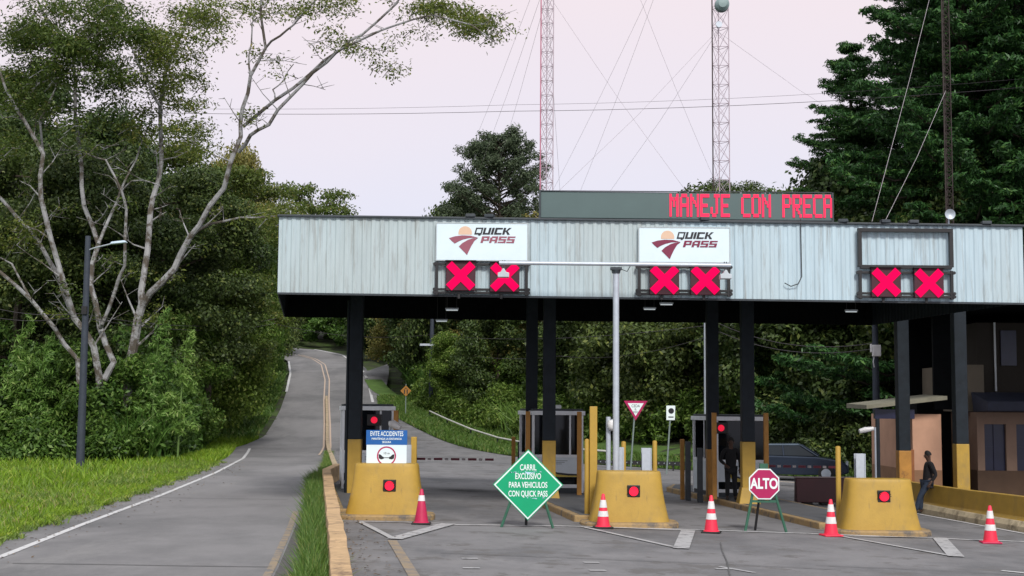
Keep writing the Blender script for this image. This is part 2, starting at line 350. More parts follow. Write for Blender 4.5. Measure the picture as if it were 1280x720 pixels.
# road markings
paint2 = mat('thin worn road paint', (.44, .44, .45), .7, 0, .15, 4, stain=((.2, .2, .21), 4, .50, .62))
line('edge_line', LW, .14, paint); 
line('edge_line', RL[:4], .12, ypaint)
line('edge_line', [tuple(gp(*p)[:2]) for p in ((466, 503), (460, 475), (451, 460), (428, 444), (393, 437))], .22, paint, .03)
line('edge_line', [tuple(gp(*p)[:2]) for p in ((358, 490), (363, 467), (361, 452))], .2, paint, .03)
for s in (-.2, .2): line('centre_line', [(p[0]+s, p[1]) for p in [(-9.6, 70)]+hiC[:7]], .11, ppaint, .03)
sp = [gp(540, 656), gp(700, 658), gp(850, 662), gp(1000, 667), gp(1290, 678)]
line('stop_line', [tuple(p[:2]) for p in sp], .13, paint)
line('lane_line', [(-2.17, 25.3), (-1.41, 20.2), (-.5, 14)], .17, ypaint)
def chevron(tip, a, b, wd=.26):
    for p, q, w_ in ((a, tip, wd*.5), (tip, b, wd*1.15), (a, b, .1)):
        line('chevron_marking', [p, ((p[0]+q[0])/2, (p[1]+q[1])/2), q], w_, paint2, .016 if q != b else .02)
chevron((-2.15, 25.5), (-3.2, 29.2), (-1.3, 29.2)); chevron((3.15, 25.4), (1.55, 29.5), (3.8, 29.4)); chevron((8.25, 25.5), (7.0, 29.2), (9.2, 29.5))
for px, py in ((588, 699), (590, 711), (740, 704), (748, 714), (905, 712)):
    p = gp(px, py); line('worn_dash', [(p.x-.14, p.y), (p.x+.12, p.y+.05)], .13, paint2, .012)
p = gp(921, 714); line('worn_dash', [(p.x-.2, p.y+.5), (p.x+.25, p.y-.2)], .09, paint2, .012)
p = gp(1278, 718); line('worn_dash', [(p.x-.2, p.y+.4), (p.x+.5, p.y-.2)], .12, paint, .012)
line('edge_line', [(10.1, 43), (11.2, 35.5), (12.2, 28), (13.3, 20)], .12, paint)
seam = mat('tar seam', (.10, .10, .102), .8, 0, .3, 5)
def crack(name, a, b_, n, amp, wd=.045):
    P_ = []
    for i in range(n+1):
        t_ = i/n; P_.append((a[0]+(b_[0]-a[0])*t_+random.uniform(-amp, amp)*.5, a[1]+(b_[1]-a[1])*t_+random.uniform(-amp, amp)))
    line(name, P_, wd, seam, .014)
crack('tar_seam', (-7.6, 21.1), (-3.6, 20.8), 8, .03); crack('tar_seam', (-9.6, 36.5), (-5.8, 36.0), 8, .05)
crack('crack', (-1.2, 23.4), (5.5, 22.8), 22, .16, .03); crack('crack', (5.2, 23.2), (11.5, 22.4), 20, .14, .03); crack('crack', (3.3, 20), (4.1, 27), 16, .12, .025); crack('tar_seam', (-3.0, 41.5), (8.5, 42.2), 12, .05, .05)
# traffic islands (kerbed)
def island(xc, y0, y1, hw, taper=.6):
    sh = -.148; P = []
    for y, k in ((y0, 1), (y1-2, 1), (y1, .3)):
        P.append((xc+sh*(y-29.8)-hw*k, y))
    for y, k in ((y1, .3), (y1-2, 1), (y0, 1)):
        P.append((xc+sh*(y-29.8)+hw*k, y))
    b = MB(); n = len(P); z0 = -.3
    vs = [(x, y, zs(x, y)-.1) for x, y in P]+[(x, y, zs(x, y)+.15) for x, y in P]
    b.add(vs, [tuple(reversed(range(n))), tuple(range(n, 2*n))]+[(i, (i+1) % n, (i+1) % n+n, i+n) for i in range(n)])
    o = b.build('traffic_island', kerbm, bevel=.03); struct(o)
    Q = [(x+(xc+sh*(y-29.8)-x)*.14, y+(.15 if y < 35 else -.3)) for x, y in P]
    b = MB(); vs = [(x, y, zs(x, y)+.12) for x, y in Q]+[(x, y, zs(x, y)+.156) for x, y in Q]
    b.add(vs, [tuple(reversed(range(n))), tuple(range(n, 2*n))]+[(i, (i+1) % n, (i+1) % n+n, i+n) for i in range(n)])
    struct(b.build('island_paving', isl))
ISX = (-2.75, 2.62, 8.15)
for x, hw in zip(ISX, (1.0, 1.02, 1.05)): island(x, 30.9, 46, hw)
strip('kerb', [(9.0, 51), (11, 49.3), (14, 48.4)], [(9.1, 51.4), (11.1, 49.7), (14, 48.8)], mat('pale kerb', (.42, .36, .29), .8, 0, .2, 3), .14, nc=2)
# median: grass strip soil + jersey wall
vergeL = [(-2.0, 2), (-2.9, 19.8), (-3.95, 27.6), (-4.7, 33), (-5.75, 39.5), (-7.3, 52), (-9.2, 68)]
wallP = [(-.1, 2), (-1.82, 14.9), (-2.29, 18.4), (-3.7, 28.3), (-5.5, 41.0), (-5.62, 44.5), (-6.4, 50), (-8.0, 61), (-9.3, 70)]
strip('median_verge', vergeL, [(interp(wallP, p[1])-.05, p[1]) for p in vergeL], mat('verge soil', (.06, .055, .03), .95, 0, .4, 4, bump=.5), .03, nc=4)
strip('road_shoulder', [(-2.3+.1, 2)]+[(p[0]+.1, p[1]) for p in RL[1:4]], vergeL[:4], mat('loose gravel shoulder', (.10, .095, .095), .95, 0, .35, 7, bump=.8, bscale=30), .012, nc=2)
def wall_along(P, prof, name, m, parent, joint=3.0):
    """profile = list of (offset across, height); follows P; built in lengths with small joints"""
    b = MB(); pts = []
    for a, c in zip(P, P[1:]):
        a, c = Vector(a), Vector(c); L = (c-a).length; n = max(1, int(L/joint))
        for i in range(n): pts.append(a+(c-a)*i/n)
    pts.append(Vector(P[-1])); n = len(prof)
    rows_ = []
    for i, p in enumerate(pts):
        d = (pts[min(i+1, len(pts)-1)]-pts[max(i-1, 0)]).normalized(); q = Vector((-d.y, d.x)); jx = random.uniform(-.012, .012); jz = random.uniform(-.02, .02)
        rows_.append([(p.x-q.x*(o+jx), p.y-q.y*(o+jx), zs(p.x, p.y)+(h+jz if h > .1 else h)) for o, h in prof])
    vs = [v for r in rows_ for v in r]; fs = []
    for i in range(len(pts)-1):
        for k in range(n):
            fs.append((i*n+k, i*n+(k+1) % n, (i+1)*n+(k+1) % n, (i+1)*n+k))
    fs += [tuple(range(n)), tuple((len(pts)-1)*n+k for k in reversed(range(n)))]
    b.add(vs, fs); return b.build(name, m, parent, bevel=.015)
mw = wall_along(wallP[:6], [(-.2, -.1), (-.13, .3), (-.12, .6), (.12, .6), (.14, .3), (.24, -.1)], 'median_wall', conc, None, joint=1.0)
tag(mw, 'low weathered ochre concrete median wall between grass strip and toll lanes', 'wall')
mw = wall_along(wallP[5:]+[p for p in hiC if 80 < p[1] < 112], [(-.12, -.1), (-.1, .34), (.1, .34), (.12, -.1)], 'median_kerb', mat('thin pale divider', (.42, .33, .22), .85, 0, .3, 3), None, joint=1.5)
tag(mw, 'thin low pale divider running on from the far end of the median wall', 'divider')
# ================================================================== CANOPY
SH = -.147; CY = 32.0; CD = 8.7
cl, cr_ = at(349, 270, CY), at(1278, 283, CY); CW = cr_.x-cl.x; ZT = cl.z; ZB = at(349, 365.5, CY).z; TILT = (cr_.z-cl.z)/CW
can = thing('toll_canopy', 'long toll plaza canopy with pale corrugated fascia on yellow footed columns', 'canopy', (cl.x, CY, 0))
def cz(u): return TILT*u
def cbox(b, u0, u1, v0, v1, z0, z1):
    P = [(u0+SH*v0, v0), (u1+SH*v0, v0), (u1+SH*v1, v1), (u0+SH*v1, v1)]; U = (u0, u1, u1, u0)
    return b.hexa([(x, y, z0+cz(u)) for (x, y), u in zip(P, U)], [(x, y, z1+cz(u)) for (x, y), u in zip(P, U)])
fasc = mat('pale corrugated sheet', (.47, .60, .67), .5, .0, .10, 5, stretch=(1, 1, .12), stain=((.24, .25, .24), 4.5, .52, .76, (1.5, 1.0, .12)))
# a second, greyer wear tone per zone
t = fasc.node_tree; bs = [n for n in t.nodes if n.type == 'BSDF_PRINCIPLED'][0]; src = bs.inputs['Base Color'].links[0].from_socket
tcn = [n for n in t.nodes if n.type == 'TEX_COORD'][0]; n4 = nn(t, 'ShaderNodeTexNoise'); n4.inputs['Scale'].default_value = .28; n4.inputs['Detail'].default_value = 2
mp4 = nn(t, 'ShaderNodeMapping'); mp4.inputs['Scale'].default_value = (1, 1, .2); mp4.inputs['Location'].default_value = (3.3, 0, 0); t.links.new(tcn.outputs['Object'], mp4.inputs[0]); t.links.new(mp4.outputs[0], n4.inputs[0])
r4 = nn(t, 'ShaderNodeValToRGB'); r4.color_ramp.elements[0].position = .46; r4.color_ramp.elements[1].position = .6; t.links.new(n4.outputs[0], r4.inputs[0])
m4 = nn(t, 'ShaderNodeMixRGB', blend_type='MULTIPLY'); m4.inputs[2].default_value = (.93, .86, .80, 1); t.links.new(r4.outputs[0], m4.inputs[0]); t.links.new(src, m4.inputs[1]); t.links.new(m4.outputs[0], bs.inputs['Base Color'])
def corrugated(u0, u1, v, z0, z1, name, m, thick=.012, per=.21, amp=.022, side=None):
    b = MB(); prof = []; u = u0
    while u < u1-.001:
        for du, dv in ((0, 0), (per*.35, 0), (per*.5, -amp), (per*.85, -amp)):
            if u+du < u1: prof.append((u+du, dv))
        u += per
    prof.append((u1, 0))
    n = len(prof); V = []
    for z in (z0, z1):
        for q, dv in prof:
            V.append((q+SH*v, v+dv, z+cz(q)) if side is None else (side+SH*q+dv, q, z+cz(side)))
    b.add(V, [(i, i+1, n+i+1, n+i) for i in range(n-1)])
    o = b.build(name, m, can); s = o.modifiers.new('solid', 'SOLIDIFY'); s.thickness = thick; return o
corrugated(0, CW, 0, ZB, ZT, 'fascia', fasc)
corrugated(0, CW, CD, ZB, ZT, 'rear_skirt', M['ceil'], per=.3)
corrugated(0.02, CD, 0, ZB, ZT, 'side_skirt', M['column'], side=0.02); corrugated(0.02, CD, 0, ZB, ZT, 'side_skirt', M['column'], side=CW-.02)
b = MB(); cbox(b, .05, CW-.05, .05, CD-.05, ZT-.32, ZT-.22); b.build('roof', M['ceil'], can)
b = MB()
for v in (1.2, 4.3, 7.2): cbox(b, .1, CW-.1, v, v+.18, ZT-.95, ZT-.33)
for u in np.arange(1.0, CW, 1.9): cbox(b, u, u+.1, .1, CD-.1, ZT-.6, ZT-.325)
b.build('roof_beam', M['black'], can)
b = MB(); cbox(b, -.04, CW+.04, -.09, .05, ZT-.02, ZT+.03); b.build('gutter', M['darksteel'], can, bevel=.01)
b = MB(); cbox(b, 0, CW, -.045, .03, ZB-.045, ZB-.001); b.build('edge_trim', M['darksteel'], can)
colx = []
def column(px, Y, w_=.34, pipe=False, yz=1.58, foot=True, py=600, m2=M['yellow']):
    p = at(px, py, Y); x = p.x-cl.x; y = Y-CY; gz = zs(p.x, Y)+.13
    b = MB(); b.box(x-w_/2, x+w_/2, y-w_/2, y+w_/2, yz, ZT-.4+cz(x)); c = b.build('column', M['column'], can, bevel=.015)
    b = MB(); h = w_/2+.008; b.box(x-h, x+h, y-h, y+h, gz, yz)
    if foot: b.hexa([(x-.32, y-.32, gz-.14), (x+.32, y-.32, gz-.14), (x+.32, y+.32, gz-.14), (x-.32, y+.32, gz-.14)], [(x-.2, y-.2, gz+.45), (x+.2, y-.2, gz+.45), (x+.2, y+.2, gz+.45), (x-.2, y+.2, gz+.45)])
    b.build('painted_base', m2, c, bevel=.015)
    if pipe:
        b = MB(); b.tube([(x-w_/2-.05, y-.05, gz), (x-w_/2-.05, y-.05, ZB+.2)], .045, 8); b.build('drain_pipe', M['column'], c, smooth=True)
column(443, 36.8, pipe=True, foot=False); column(686, 36.8); column(935, 37); column(1202, 37.5, yz=1.55)
for px in (664, 891, 1130): column(px, 39.6, foot=False, yz=1.3, m2=M['ochre'])
for px, py, v in ((565, 386, 3.0), (552, 400, 6.4), (833, 379, 2.0), (812, 385, 4.2), (1064, 388, 4.0)):
    p = at(px, py, CY+v); x = p.x-cl.x; b = MB(); b.box(x-.17, x+.17, v-.05, v+.05, p.z-.02, p.z+.02); lo = b.build('ceiling_light', M['steel'], can)
    b = MB(); b.tube([(x-.15, v, p.z-.035), (x+.15, v, p.z-.035)], .014, 8); b.build('tube_lamp', M['tube'], lo)
    b = MB()
    for q in (-.12, .12): b.box(x+q-.008, x+q+.008, v-.008, v+.008, p.z+.021, ZT-.33+cz(x))
    b.build('hanger', M['black'], lo)
b = MB(); p = at(1000, 285, CY); u = p.x-cl.x; b.tube([(u, -.07, ZT), (u+.01, -.08, ZB+.45), (u-.08, -.1, ZB+.28), (u-.25, -.1, ZB+.22), (u-.4, -.09, ZB+.3)], .012, 6)
b.build('loose_cable', M['black'], can)
# ------------------------------------------------------------------ signs on the fascia
peach = mat('pale peach sign film', (.72, .50, .36), .4, 0, .03, 3); maroon = mat('maroon sign film', (.20, .02, .06), .4, 0, .05, 3)
maroonf = mat('faded maroon sign film', (.30, .09, .13), .4, 0, .08, 3)
BLK = dict(Q=[(0, 0, 1, 6), (4, 0, 5, 6), (0, 5, 5, 6), (0, 0, 5, 1.3), (3, -1, 4.4, 1)], U=[(0, 0, 1.5, 6), (3.5, 0, 5, 6), (0, 0, 5, 1.4)], I=[(0, 0, 1.6, 6)], C=[(0, 0, 1.6, 6), (0, 4.6, 5, 6), (0, 0, 5, 1.4)],
 P=[(0, 0, 1.6, 6), (0, 4.7, 5, 6), (0, 2, 5, 3.2), (3.6, 2, 5, 6)], A=[(0, 0, 1.5, 5), (3.5, 0, 5, 6), (.9, 4.7, 5, 6), (0, 1.8, 5, 3)], S=[(0, 4.8, 5, 6), (0, 2.4, 5, 3.6), (0, 0, 5, 1.2), (0, 2.4, 1.5, 6), (3.5, 0, 5, 3.6)])
def blocktext(word, x0, z0, w_, h, m, parent, sh=.28):
    b = MB(); x = x0; n = sum(2.2 if c == 'I' else 5.6 for c in word)-.6; u = w_/n; v = h/6
    for i, c in enumerate(word):
        if c == 'K': polys = [[(0, 0), (1.6, 0), (1.6, 6), (0, 6)], [(1.5, 2.4), (3.4, 6), (5.2, 6), (2.9, 2.9)], [(1.5, 3.6), (3.5, 0), (5.3, 0), (2.9, 3.4)]]
        else: polys = [[(a, b_), (c_, b_), (c_, d), (a, d)] for a, b_, c_, d in BLK[c]]
        for j, P_ in enumerate(polys): b.prism([(x+p[0]*u+p[1]*v*sh, z0+p[1]*v) for p in P_], -.009-.0006*j, -.002)
        x += (2.2 if c == 'I' else 5.6)*u
    return b.build('lettering', m, parent)
def qp_sign(pxl, pxr, pyt, pyb, label, mred):
    a = at(pxl, pyt, 31.86); c = at(pxr, pyb, 31.86); W = c.x-a.x; Hh = a.z-c.z
    tt = thing('company_sign', label, 'sign', (a.x, 31.86, c.z), 0, 'electronic toll signs on the fascia')
    b = MB(); b.box(0, W, 0, .07, 0, Hh); b.build('panel', M['signwhite'], tt, bevel=.008)
    b = MB(); e_ = .02
    for q in ((-e_, W+e_, -e_, 0), (-e_, W+e_, Hh, Hh+e_), (-e_, 0, 0, Hh), (W, W+e_, 0, Hh)): b.box(q[0], q[1], -.01, .08, q[2], q[3])
    b.build('rim', mat('pale grey trim', (.45, .5, .52), .5), tt)
    k = W/773
    def P(l): return [((x-42)*k, Hh-(y-55)*k) for x, y in l]
    b = MB(); b.prism(P([(285+58*math.cos(t_), 137-58*math.sin(t_)) for t_ in np.linspace(-.25, math.pi+.25, 22)]), -.004, 0); b.build('sun_emblem', peach, tt)
    b = MB(); b.prism(P([(148, 182), (200, 166), (260, 158), (330, 160), (395, 177), (320, 180), (265, 194), (225, 212), (197, 229), (170, 206)]), -.008, -.001)
    b.prism(P([(395, 179), (365, 204), (340, 245), (318, 290), (303, 326), (268, 290), (232, 254), (262, 224), (310, 196), (350, 183)]), -.008, -.001)
    b.build('road_emblem', mred, tt)
    blocktext('QUICK', (362-42)*k, Hh-(149-55)*k, 300*k, 58*k, M['textblack'], tt); blocktext('PASS', (415-42)*k, Hh-(221-55)*k, 285*k, 56*k, mred, tt)
    return tt
qp_sign(546, 659, 279, 325.5, 'white QUICK PASS board with faded emblem, hung left of the message board', maroonf)
qp_sign(799, 912, 284.5, 328, 'white QUICK PASS board with dark maroon emblem, hung under the red lettering', maroon)
def rack(pxl, pxr, ypx, label, extra=None):
    Y = 31.88; a = at(pxl, ypx[0], Y); c = at(pxr, ypx[-1], Y); tt = thing('signal_rack', label, 'bracket', (a.x, Y, c.z), 0, 'steel racks holding the lane signals')
    W = c.x-a.x; b = MB(); r = .035
    def zz(py): return at((pxl+pxr)/2, py, Y).z-c.z
    for py in ypx: b.box(-.06, W+.06, -.03, .03, zz(py)-.028, zz(py)+.028)
    for x in (0, W): b.box(x-r, x+r, -.036, .036, zz(ypx[-1])-.06, zz(ypx[0])+.05)
    for x in (W*.12, W*.44, W*.56, W*.9): b.box(x-.02, x+.02, -.025, .025, zz(ypx[-1]), zz(ypx[-2]))
    if extra:
        for x in (0, W): b.box(x-.045, x+.045, -.05, .05, zz(extra[-1]), zz(extra[0])+.045)
        for py in extra: b.box(0, W, -.055, .045, zz(py)-.045, zz(py)+.045)
    for x in (W*.25, W*.72): b.box(x-.03, x+.03, -.02, .02, zz(ypx[-1])-.14, zz(ypx[-1]))
    b.build('frame', M['black'], tt, bevel=.005)
    for x in (-.05, W+.05):
        for py in ypx: b = MB(); b.lathe([(.04, -.05), (.04, .05)], 8, (x, 0, zz(py)), 'y'); b.build('clamp', M['black'], tt)
rack(546, 658, (330.5, 362, 366), 'black signal rack below the faded QUICK PASS board')
rack(799, 911, (334, 363.5, 367.5), 'black signal rack below the dark maroon QUICK PASS board')
rack(1075, 1190, (341, 367, 371), 'tall black rack with an empty upper frame, far right of the fascia', extra=(288, 334))
def cross(px, py, label):
    Y = 31.80; p = at(px, py, Y); tt = thing('lane_signal', label, 'signal', (p.x, Y, p.z), 0, 'red cross lane signals')
    s = .345; b = MB(); b.box(-s, s, -.03, .10, -s, s)
    b.build('housing', mat('dark red signal face', (.05, .004, .014), .5), tt, bevel=.01)
    b = MB(); a, w_ = s*1.0, .135; k = w_
    P = [(-a, a-k), (-a, a), (-a+k, a), (0, k), (a-k, a), (a, a), (a, a-k), (k, 0), (a, -a+k), (a, -a), (a-k, -a), (0, -k), (-a+k, -a), (-a, -a), (-a, -a+k), (-k, 0)]
    P = [(-a, a-k*1.0), (-a+k, a), (0, k*1.0), (a-k, a), (a, a-k), (k, 0), (a, -a+k), (a-k, -a), (0, -k), (-a+k, -a), (-a, -a+k), (-k, 0)]
    b.prism(P, -.055, -.031); b.build('cross', M['crossred'], tt)
    b = MB(); b.box(-s-.02, s+.02, -.1, .02, s+.001, s+.02); b.build('visor', M['black'], tt)
for a in ((576, 345, 'red cross lane signal, leftmost on the canopy fascia'), (631, 346.5, 'red cross lane signal partly behind the gantry arm and its camera'),
          (830.5, 350, 'red cross lane signal just right of the gantry pole, under the maroon emblem'), (881.5, 350.5, 'red cross lane signal beside the right end of the gantry arm'),
          (1107.5, 353, 'red cross lane signal on the left of the tall rack with the empty frame'), (1161, 354, 'red cross lane signal nearest the right end of the fascia')): cross(*a)
# message board
a = at(676, 240, 32.6); c = at(1040, 277, 32.6); mb = thing('message_board', 'long grey green electronic board with red words on the canopy roof', 'message board', (a.x, 32.6, c.z))
W = c.x-a.x; T2 = TILT
z1 = at(676, 239, 32.6).z-c.z; z0 = at(676, 272, 32.6).z-c.z
b = MB(); b.hexa([(0, 0, z0), (W, 0, z0-.02), (W, .35, z0-.02), (0, .35, z0)], [(0, 0, z1), (W, 0, z1-.02), (W, .35, z1-.02), (0, .35, z1)]); b.build('housing', M['board'], mb, bevel=.01)
b = MB(); b.box(-.04, 0, -.03, .38, z0-.05, z1+.03); b.box(W, W+.04, -.03, .38, z0-.07, z1+.01); b.box(0, W, -.03, .02, z0-.05, z0-.021); b.box(0, W, -.03, .02, z1+.001, z1+.02); b.build('frame', M['darksteel'], mb)
b = MB()
for x in np.linspace(.4, W-.4, 7): b.box(x-.05, x+.05, .05, .3, z0-.2, z0-.051)
b.build('support', M['black'], mb)
FONT = dict(M=('10001', '11011', '10101', '10101', '10001', '10001', '10001'), A=('01110', '10001', '10001', '11111', '10001', '10001', '10001'), N=('10001', '11001', '10101', '10011', '10001', '10001', '10001'),
 E=('11111', '10000', '10000', '11110', '10000', '10000', '11111'), J=('00111', '00010', '00010', '00010', '10010', '10010', '01100'), C=('01111', '10000', '10000', '10000', '10000', '10000', '01111'),
 O=('01110', '10001', '10001', '10001', '10001', '10001', '01110'), P=('11110', '10001', '10001', '11110', '10000', '10000', '10000'), R=('11110', '10001', '10001', '11110', '10100', '10010', '10001'))
b = MB(); xl = at(837, 256, 32.6).x-a.x; pit = (at(1040, 256, 32.6).x-at(837, 256, 32.6).x)/(16*6-1); zt_ = z1-.045; zp = (z1-z0-.09)/7
for i, ch in enumerate('MANEJE CON PRECA'):
    if ch == ' ': continue
    for r in range(7):
        for k in range(5):
            if FONT[ch][r][k] == '1':
                x = xl+(i*6+k)*pit; z = zt_-r*zp-.0
                b.box(x-pit*.05, x+pit*1.17, -.02, -.002, z-zp+.0, z+.002)
b.build('lettering', M['ledred'], mb)
# masts on the roof
def mast(px, wpx, Y, col, col2, label, zt, guys, ptop=None, drum=None):
    s = wpx/F_PX*Y; p = at(px, 262, Y); z0 = ZT-.22
    tt = thing('lattice_mast', label, 'mast', (p.x, Y, z0), 0); h = zt-z0
    legs = [(-s/2, 0), (s/2, 0), (0, s*.8)]
    for i, (x, y) in enumerate(legs):
        b = MB(); b.tube([(x, y, 0), (x, y, h)], .014 if i else .018, 6); b.build('leg', col if i == 0 else col2, tt, smooth=True)
    b = MB(); n = int(h/(s*1.15)); dz = h/n
    for i in range(n):
        for (x0, y0), (x1, y1) in ((legs[0], legs[1]), (legs[1], legs[2]), (legs[2], legs[0])):
            b.tube([(x0, y0, i*dz), (x1, y1, (i+1)*dz)], .006, 4, False); b.tube([(x1, y1, i*dz), (x0, y0, (i+1)*dz)], .006, 4, False)
            b.tube([(x0, y0, i*dz), (x1, y1, i*dz)], .008, 4, False)
    b.build('bracing', col2, tt)
    for (hx, hy), (ex, ey, eY) in guys:
        q0 = at(hx, hy, Y); q1 = at(ex, ey, eY); b = MB(); o_ = Vector((p.x, Y, z0)); q0 = Vector((p.x, Y+.1, q0.z))
        mid = (q0+q1)/2-Vector((0, 0, .12)); b.tube([q0-o_, mid-o_, q1-o_], .0045, 4, False); b.build('guy_wire', mat('guy wire', (.55, .50, .54), .5), tt)
    return tt, p
mred = mat('faded red mast paint', (.50, .17, .25), .5, 0, .2, 3); mgrey = mat('pale mast steel', (.46, .38, .43), .5, .0, .15, 3); mrust = mat('rusty mast steel', (.035, .022, .02), .7, 0, .3, 4)
mast(683, 16, 38, mred, mgrey, 'slim red and grey lattice mast rising behind the left end of message board', 15.5,
     [((683, -60), (592, 180, 60)), ((683, -10), (625, 200, 60)), ((683, -30), (600, 210, 60)), ((683, -10), (862, 245, 39)), ((683, -10), (700, 240, 55))])
mt, mp_ = mast(902, 21, 38, mrust, mgrey, 'wider lattice mast with a round drum antenna near the top', 15.5,
     [((902, 34), (697, 240, 39)), ((902, 34), (762, 240, 45)), ((902, 40), (1060, 150, 60))])
dz_ = at(903, 10, 38).z-(ZT-.22); b = MB(); b.lathe([(.02, -.2), (.12, -.19), (.20, -.1), (.2, .1), (.14, .16), (.02, .18)], 18, (0, -.3, dz_), 'y'); b.build('drum_antenna', mat('grey green drum', (.22, .30, .30), .5), mt, smooth=True)
b = MB(); b.lathe([(.09, -.03), (.09, .03)], 14, (-.06, -.12, at(903, 32, 38).z-(ZT-.22)), 'y'); b.build('small_antenna', M['steel'], mt)
m3, _ = mast(1187, 9, 37, mrust, mrust, 'dark rusty mast in front of the big conifers', 15.5, [((1187, -70), (1090, 277, 33)), ((1187, 112), (1106, 277, 33))])
# crossing guys hung from the offscreen tops
def wire(name, P, label, cat, r=.012, m=None, group=None, sag=.3):
    b = MB(); pts = []
    for a_, c_ in zip(P, P[1:]):
        a_, c_ = Vector(a_), Vector(c_)
        for i in range(12): t_ = i/12; pts.append(a_.lerp(c_, t_)-Vector((0, 0, sag*4*t_*(1-t_))))
    pts.append(Vector(P[-1])); b.tube(pts, r, 4, False); o = b.build(name, m or mat('black cable', (.05, .04, .05), .6), None)
    return tag(o, label, cat, group)
gw = mat('guy wire', (.50, .46, .50), .5)
for i, (a_, c_, l) in enumerate((((815, -15, 38), (690, 240, 50), 'thin guy wire slanting from mid sky down to the left end of the message board'), ((822, -15, 38), (725, 240, 50), 'thin guy wire slanting steeply down between the two pale masts'),
                 ((795, -15, 38), (893, 225, 45), 'thin guy wire dropping rightwards to the foot of the wider mast'))):
    wire('guy_wire', [at(*a_), at(*c_)], l, 'guy wire', .004, gw, sag=.1)
for a_, m_, c_, l, r_ in (((-60, 128, 62), (640, 131, 58), (1350, 92, 54), 'upper faint power line crossing the sky above the canopy', .006), ((-60, 132, 62), (640, 139, 58), (1350, 103, 54), 'lower darker power line crossing the sky above the canopy', .010)):
    wire('power_line', [at(*a_), at(*m_), at(*c_)], l, 'cable', r_, sag=.25, group='power lines across the sky')
# dish and floodlights on the roof edge
p = at(1187, 268, 33.5); dd = thing('roof_dish', 'small round grey dish standing on the canopy at the rusty mast', 'antenna', (p.x, 33.5, ZT-.22))
h = p.z-(ZT-.22); b = MB(); b.lathe([(.02, .05), (.09, .02), (.13, -.04), (.13, -.05), (.06, -.01), (.02, 0)], 16, (0, 0, h), 'y'); b.build('dish', M['steel'], dd, smooth=True)
b = MB(); b.tube([(0, .08, 0), (0, .08, h)], .02, 6); b.build('pole', M['steel'], dd)
flood0 = None
for px, l in ((588, 'pair of black floodlight heads above the faded QUICK PASS board'), (612, 'low black floodlight head right of the black pair above the faded QUICK PASS board'), (880, 'black floodlight above the maroon QUICK PASS board'), (1054, 'grey floodlight just right of the message board'), (1106, 'grey floodlight box above the empty frame, left one'), (1142, 'grey floodlight above the middle of the empty frame'), (1233, 'grey floodlight right of the roof dish')):
    p = at(px, 274+(px-588)*.013, 31.95); z = ZT+.03+cz(p.x-cl.x)
    if flood0 is None:
        fl = thing('floodlight', l, 'floodlight', (p.x, 31.96, z), 0, 'floodlights on the canopy edge'); flood0 = fl
        b = MB(); b.prismx([(-.09, .0), (.06, .01), (.06, .06), (-.09, .075)], -.11, .11); b.build('lamp_head', M['darksteel'], fl, bevel=.01)
        b = MB(); b.box(-.03, .03, -.02, .02, -.01, .012); b.box(-.125, -.111, -.02, .02, 0, .06); b.box(.111, .125, -.02, .02, 0, .06); b.build('bracket', M['darksteel'], fl)
    else: dup(flood0, (p.x, 31.96, z), random.uniform(-.3, .3), l)
# gantry with cameras
p = at(770, 600, 31.2); g0 = thing('camera_gantry', 'slim pale steel T pole with a long crossarm in front of the fascia', 'pole', (p.x, 31.2, zs(p.x, 31.2)+.15))
zb = zs(p.x, 31.2)+.15; zt = at(770, 331, 31.2).z-zb
b = MB(); b.tube([(0, 0, 0), (0, 0, zt-.05)], [.075, .07], 12); b.build('pole', M['steel'], g0, smooth=True)
b = MB(); b.lathe([(.15, 0), (.15, .03), (.08, .04)], 12); b.build('base_plate', M['steel'], g0)
xl_ = at(624, 331, 31.2).x-p.x; xr_ = at(913, 332, 31.2).x-p.x
b = MB(); b.tube([(xl_, -.06, zt+.02), (xr_, -.06, zt+.0)], .045, 10); b.build('crossarm', M['steel'], g0, smooth=True)
b = MB(); b.box(-.13, .13, -.1, .08, zt-.12, zt-.06); b.lathe([(.09, zt-.2), (.11, zt-.12)], 10); b.build('bracket', M['darksteel'], g0)
b = MB(); b.tube([(.1, -.05, zt-.1), (.25, -.06, zt-.16), (.33, -.06, zt-.02)], .01, 5); b.build('cable', M['black'], g0)
for x in (xl_+.1, xr_-.13):
    b = MB(); b.prism([(x-.13, zt-.32), (x+.13, zt-.32), (x+.13, zt-.22), (x+.06, zt-.2), (x+.02, zt-.12), (x-.02, zt-.12), (x-.06, zt-.2), (x-.13, zt-.22)], -.2, .05); c_ = b.build('camera_head', mat('pale camera housing', (.5, .55, .6), .4), g0, bevel=.01)
    b = MB(); b.box(x-.03, x-.01, -.07, -.04, zt-.12, zt+.08); b.box(x+.02, x+.04, -.07, -.04, zt-.12, zt+.08); b.build('clamp', M['darksteel'], c_)
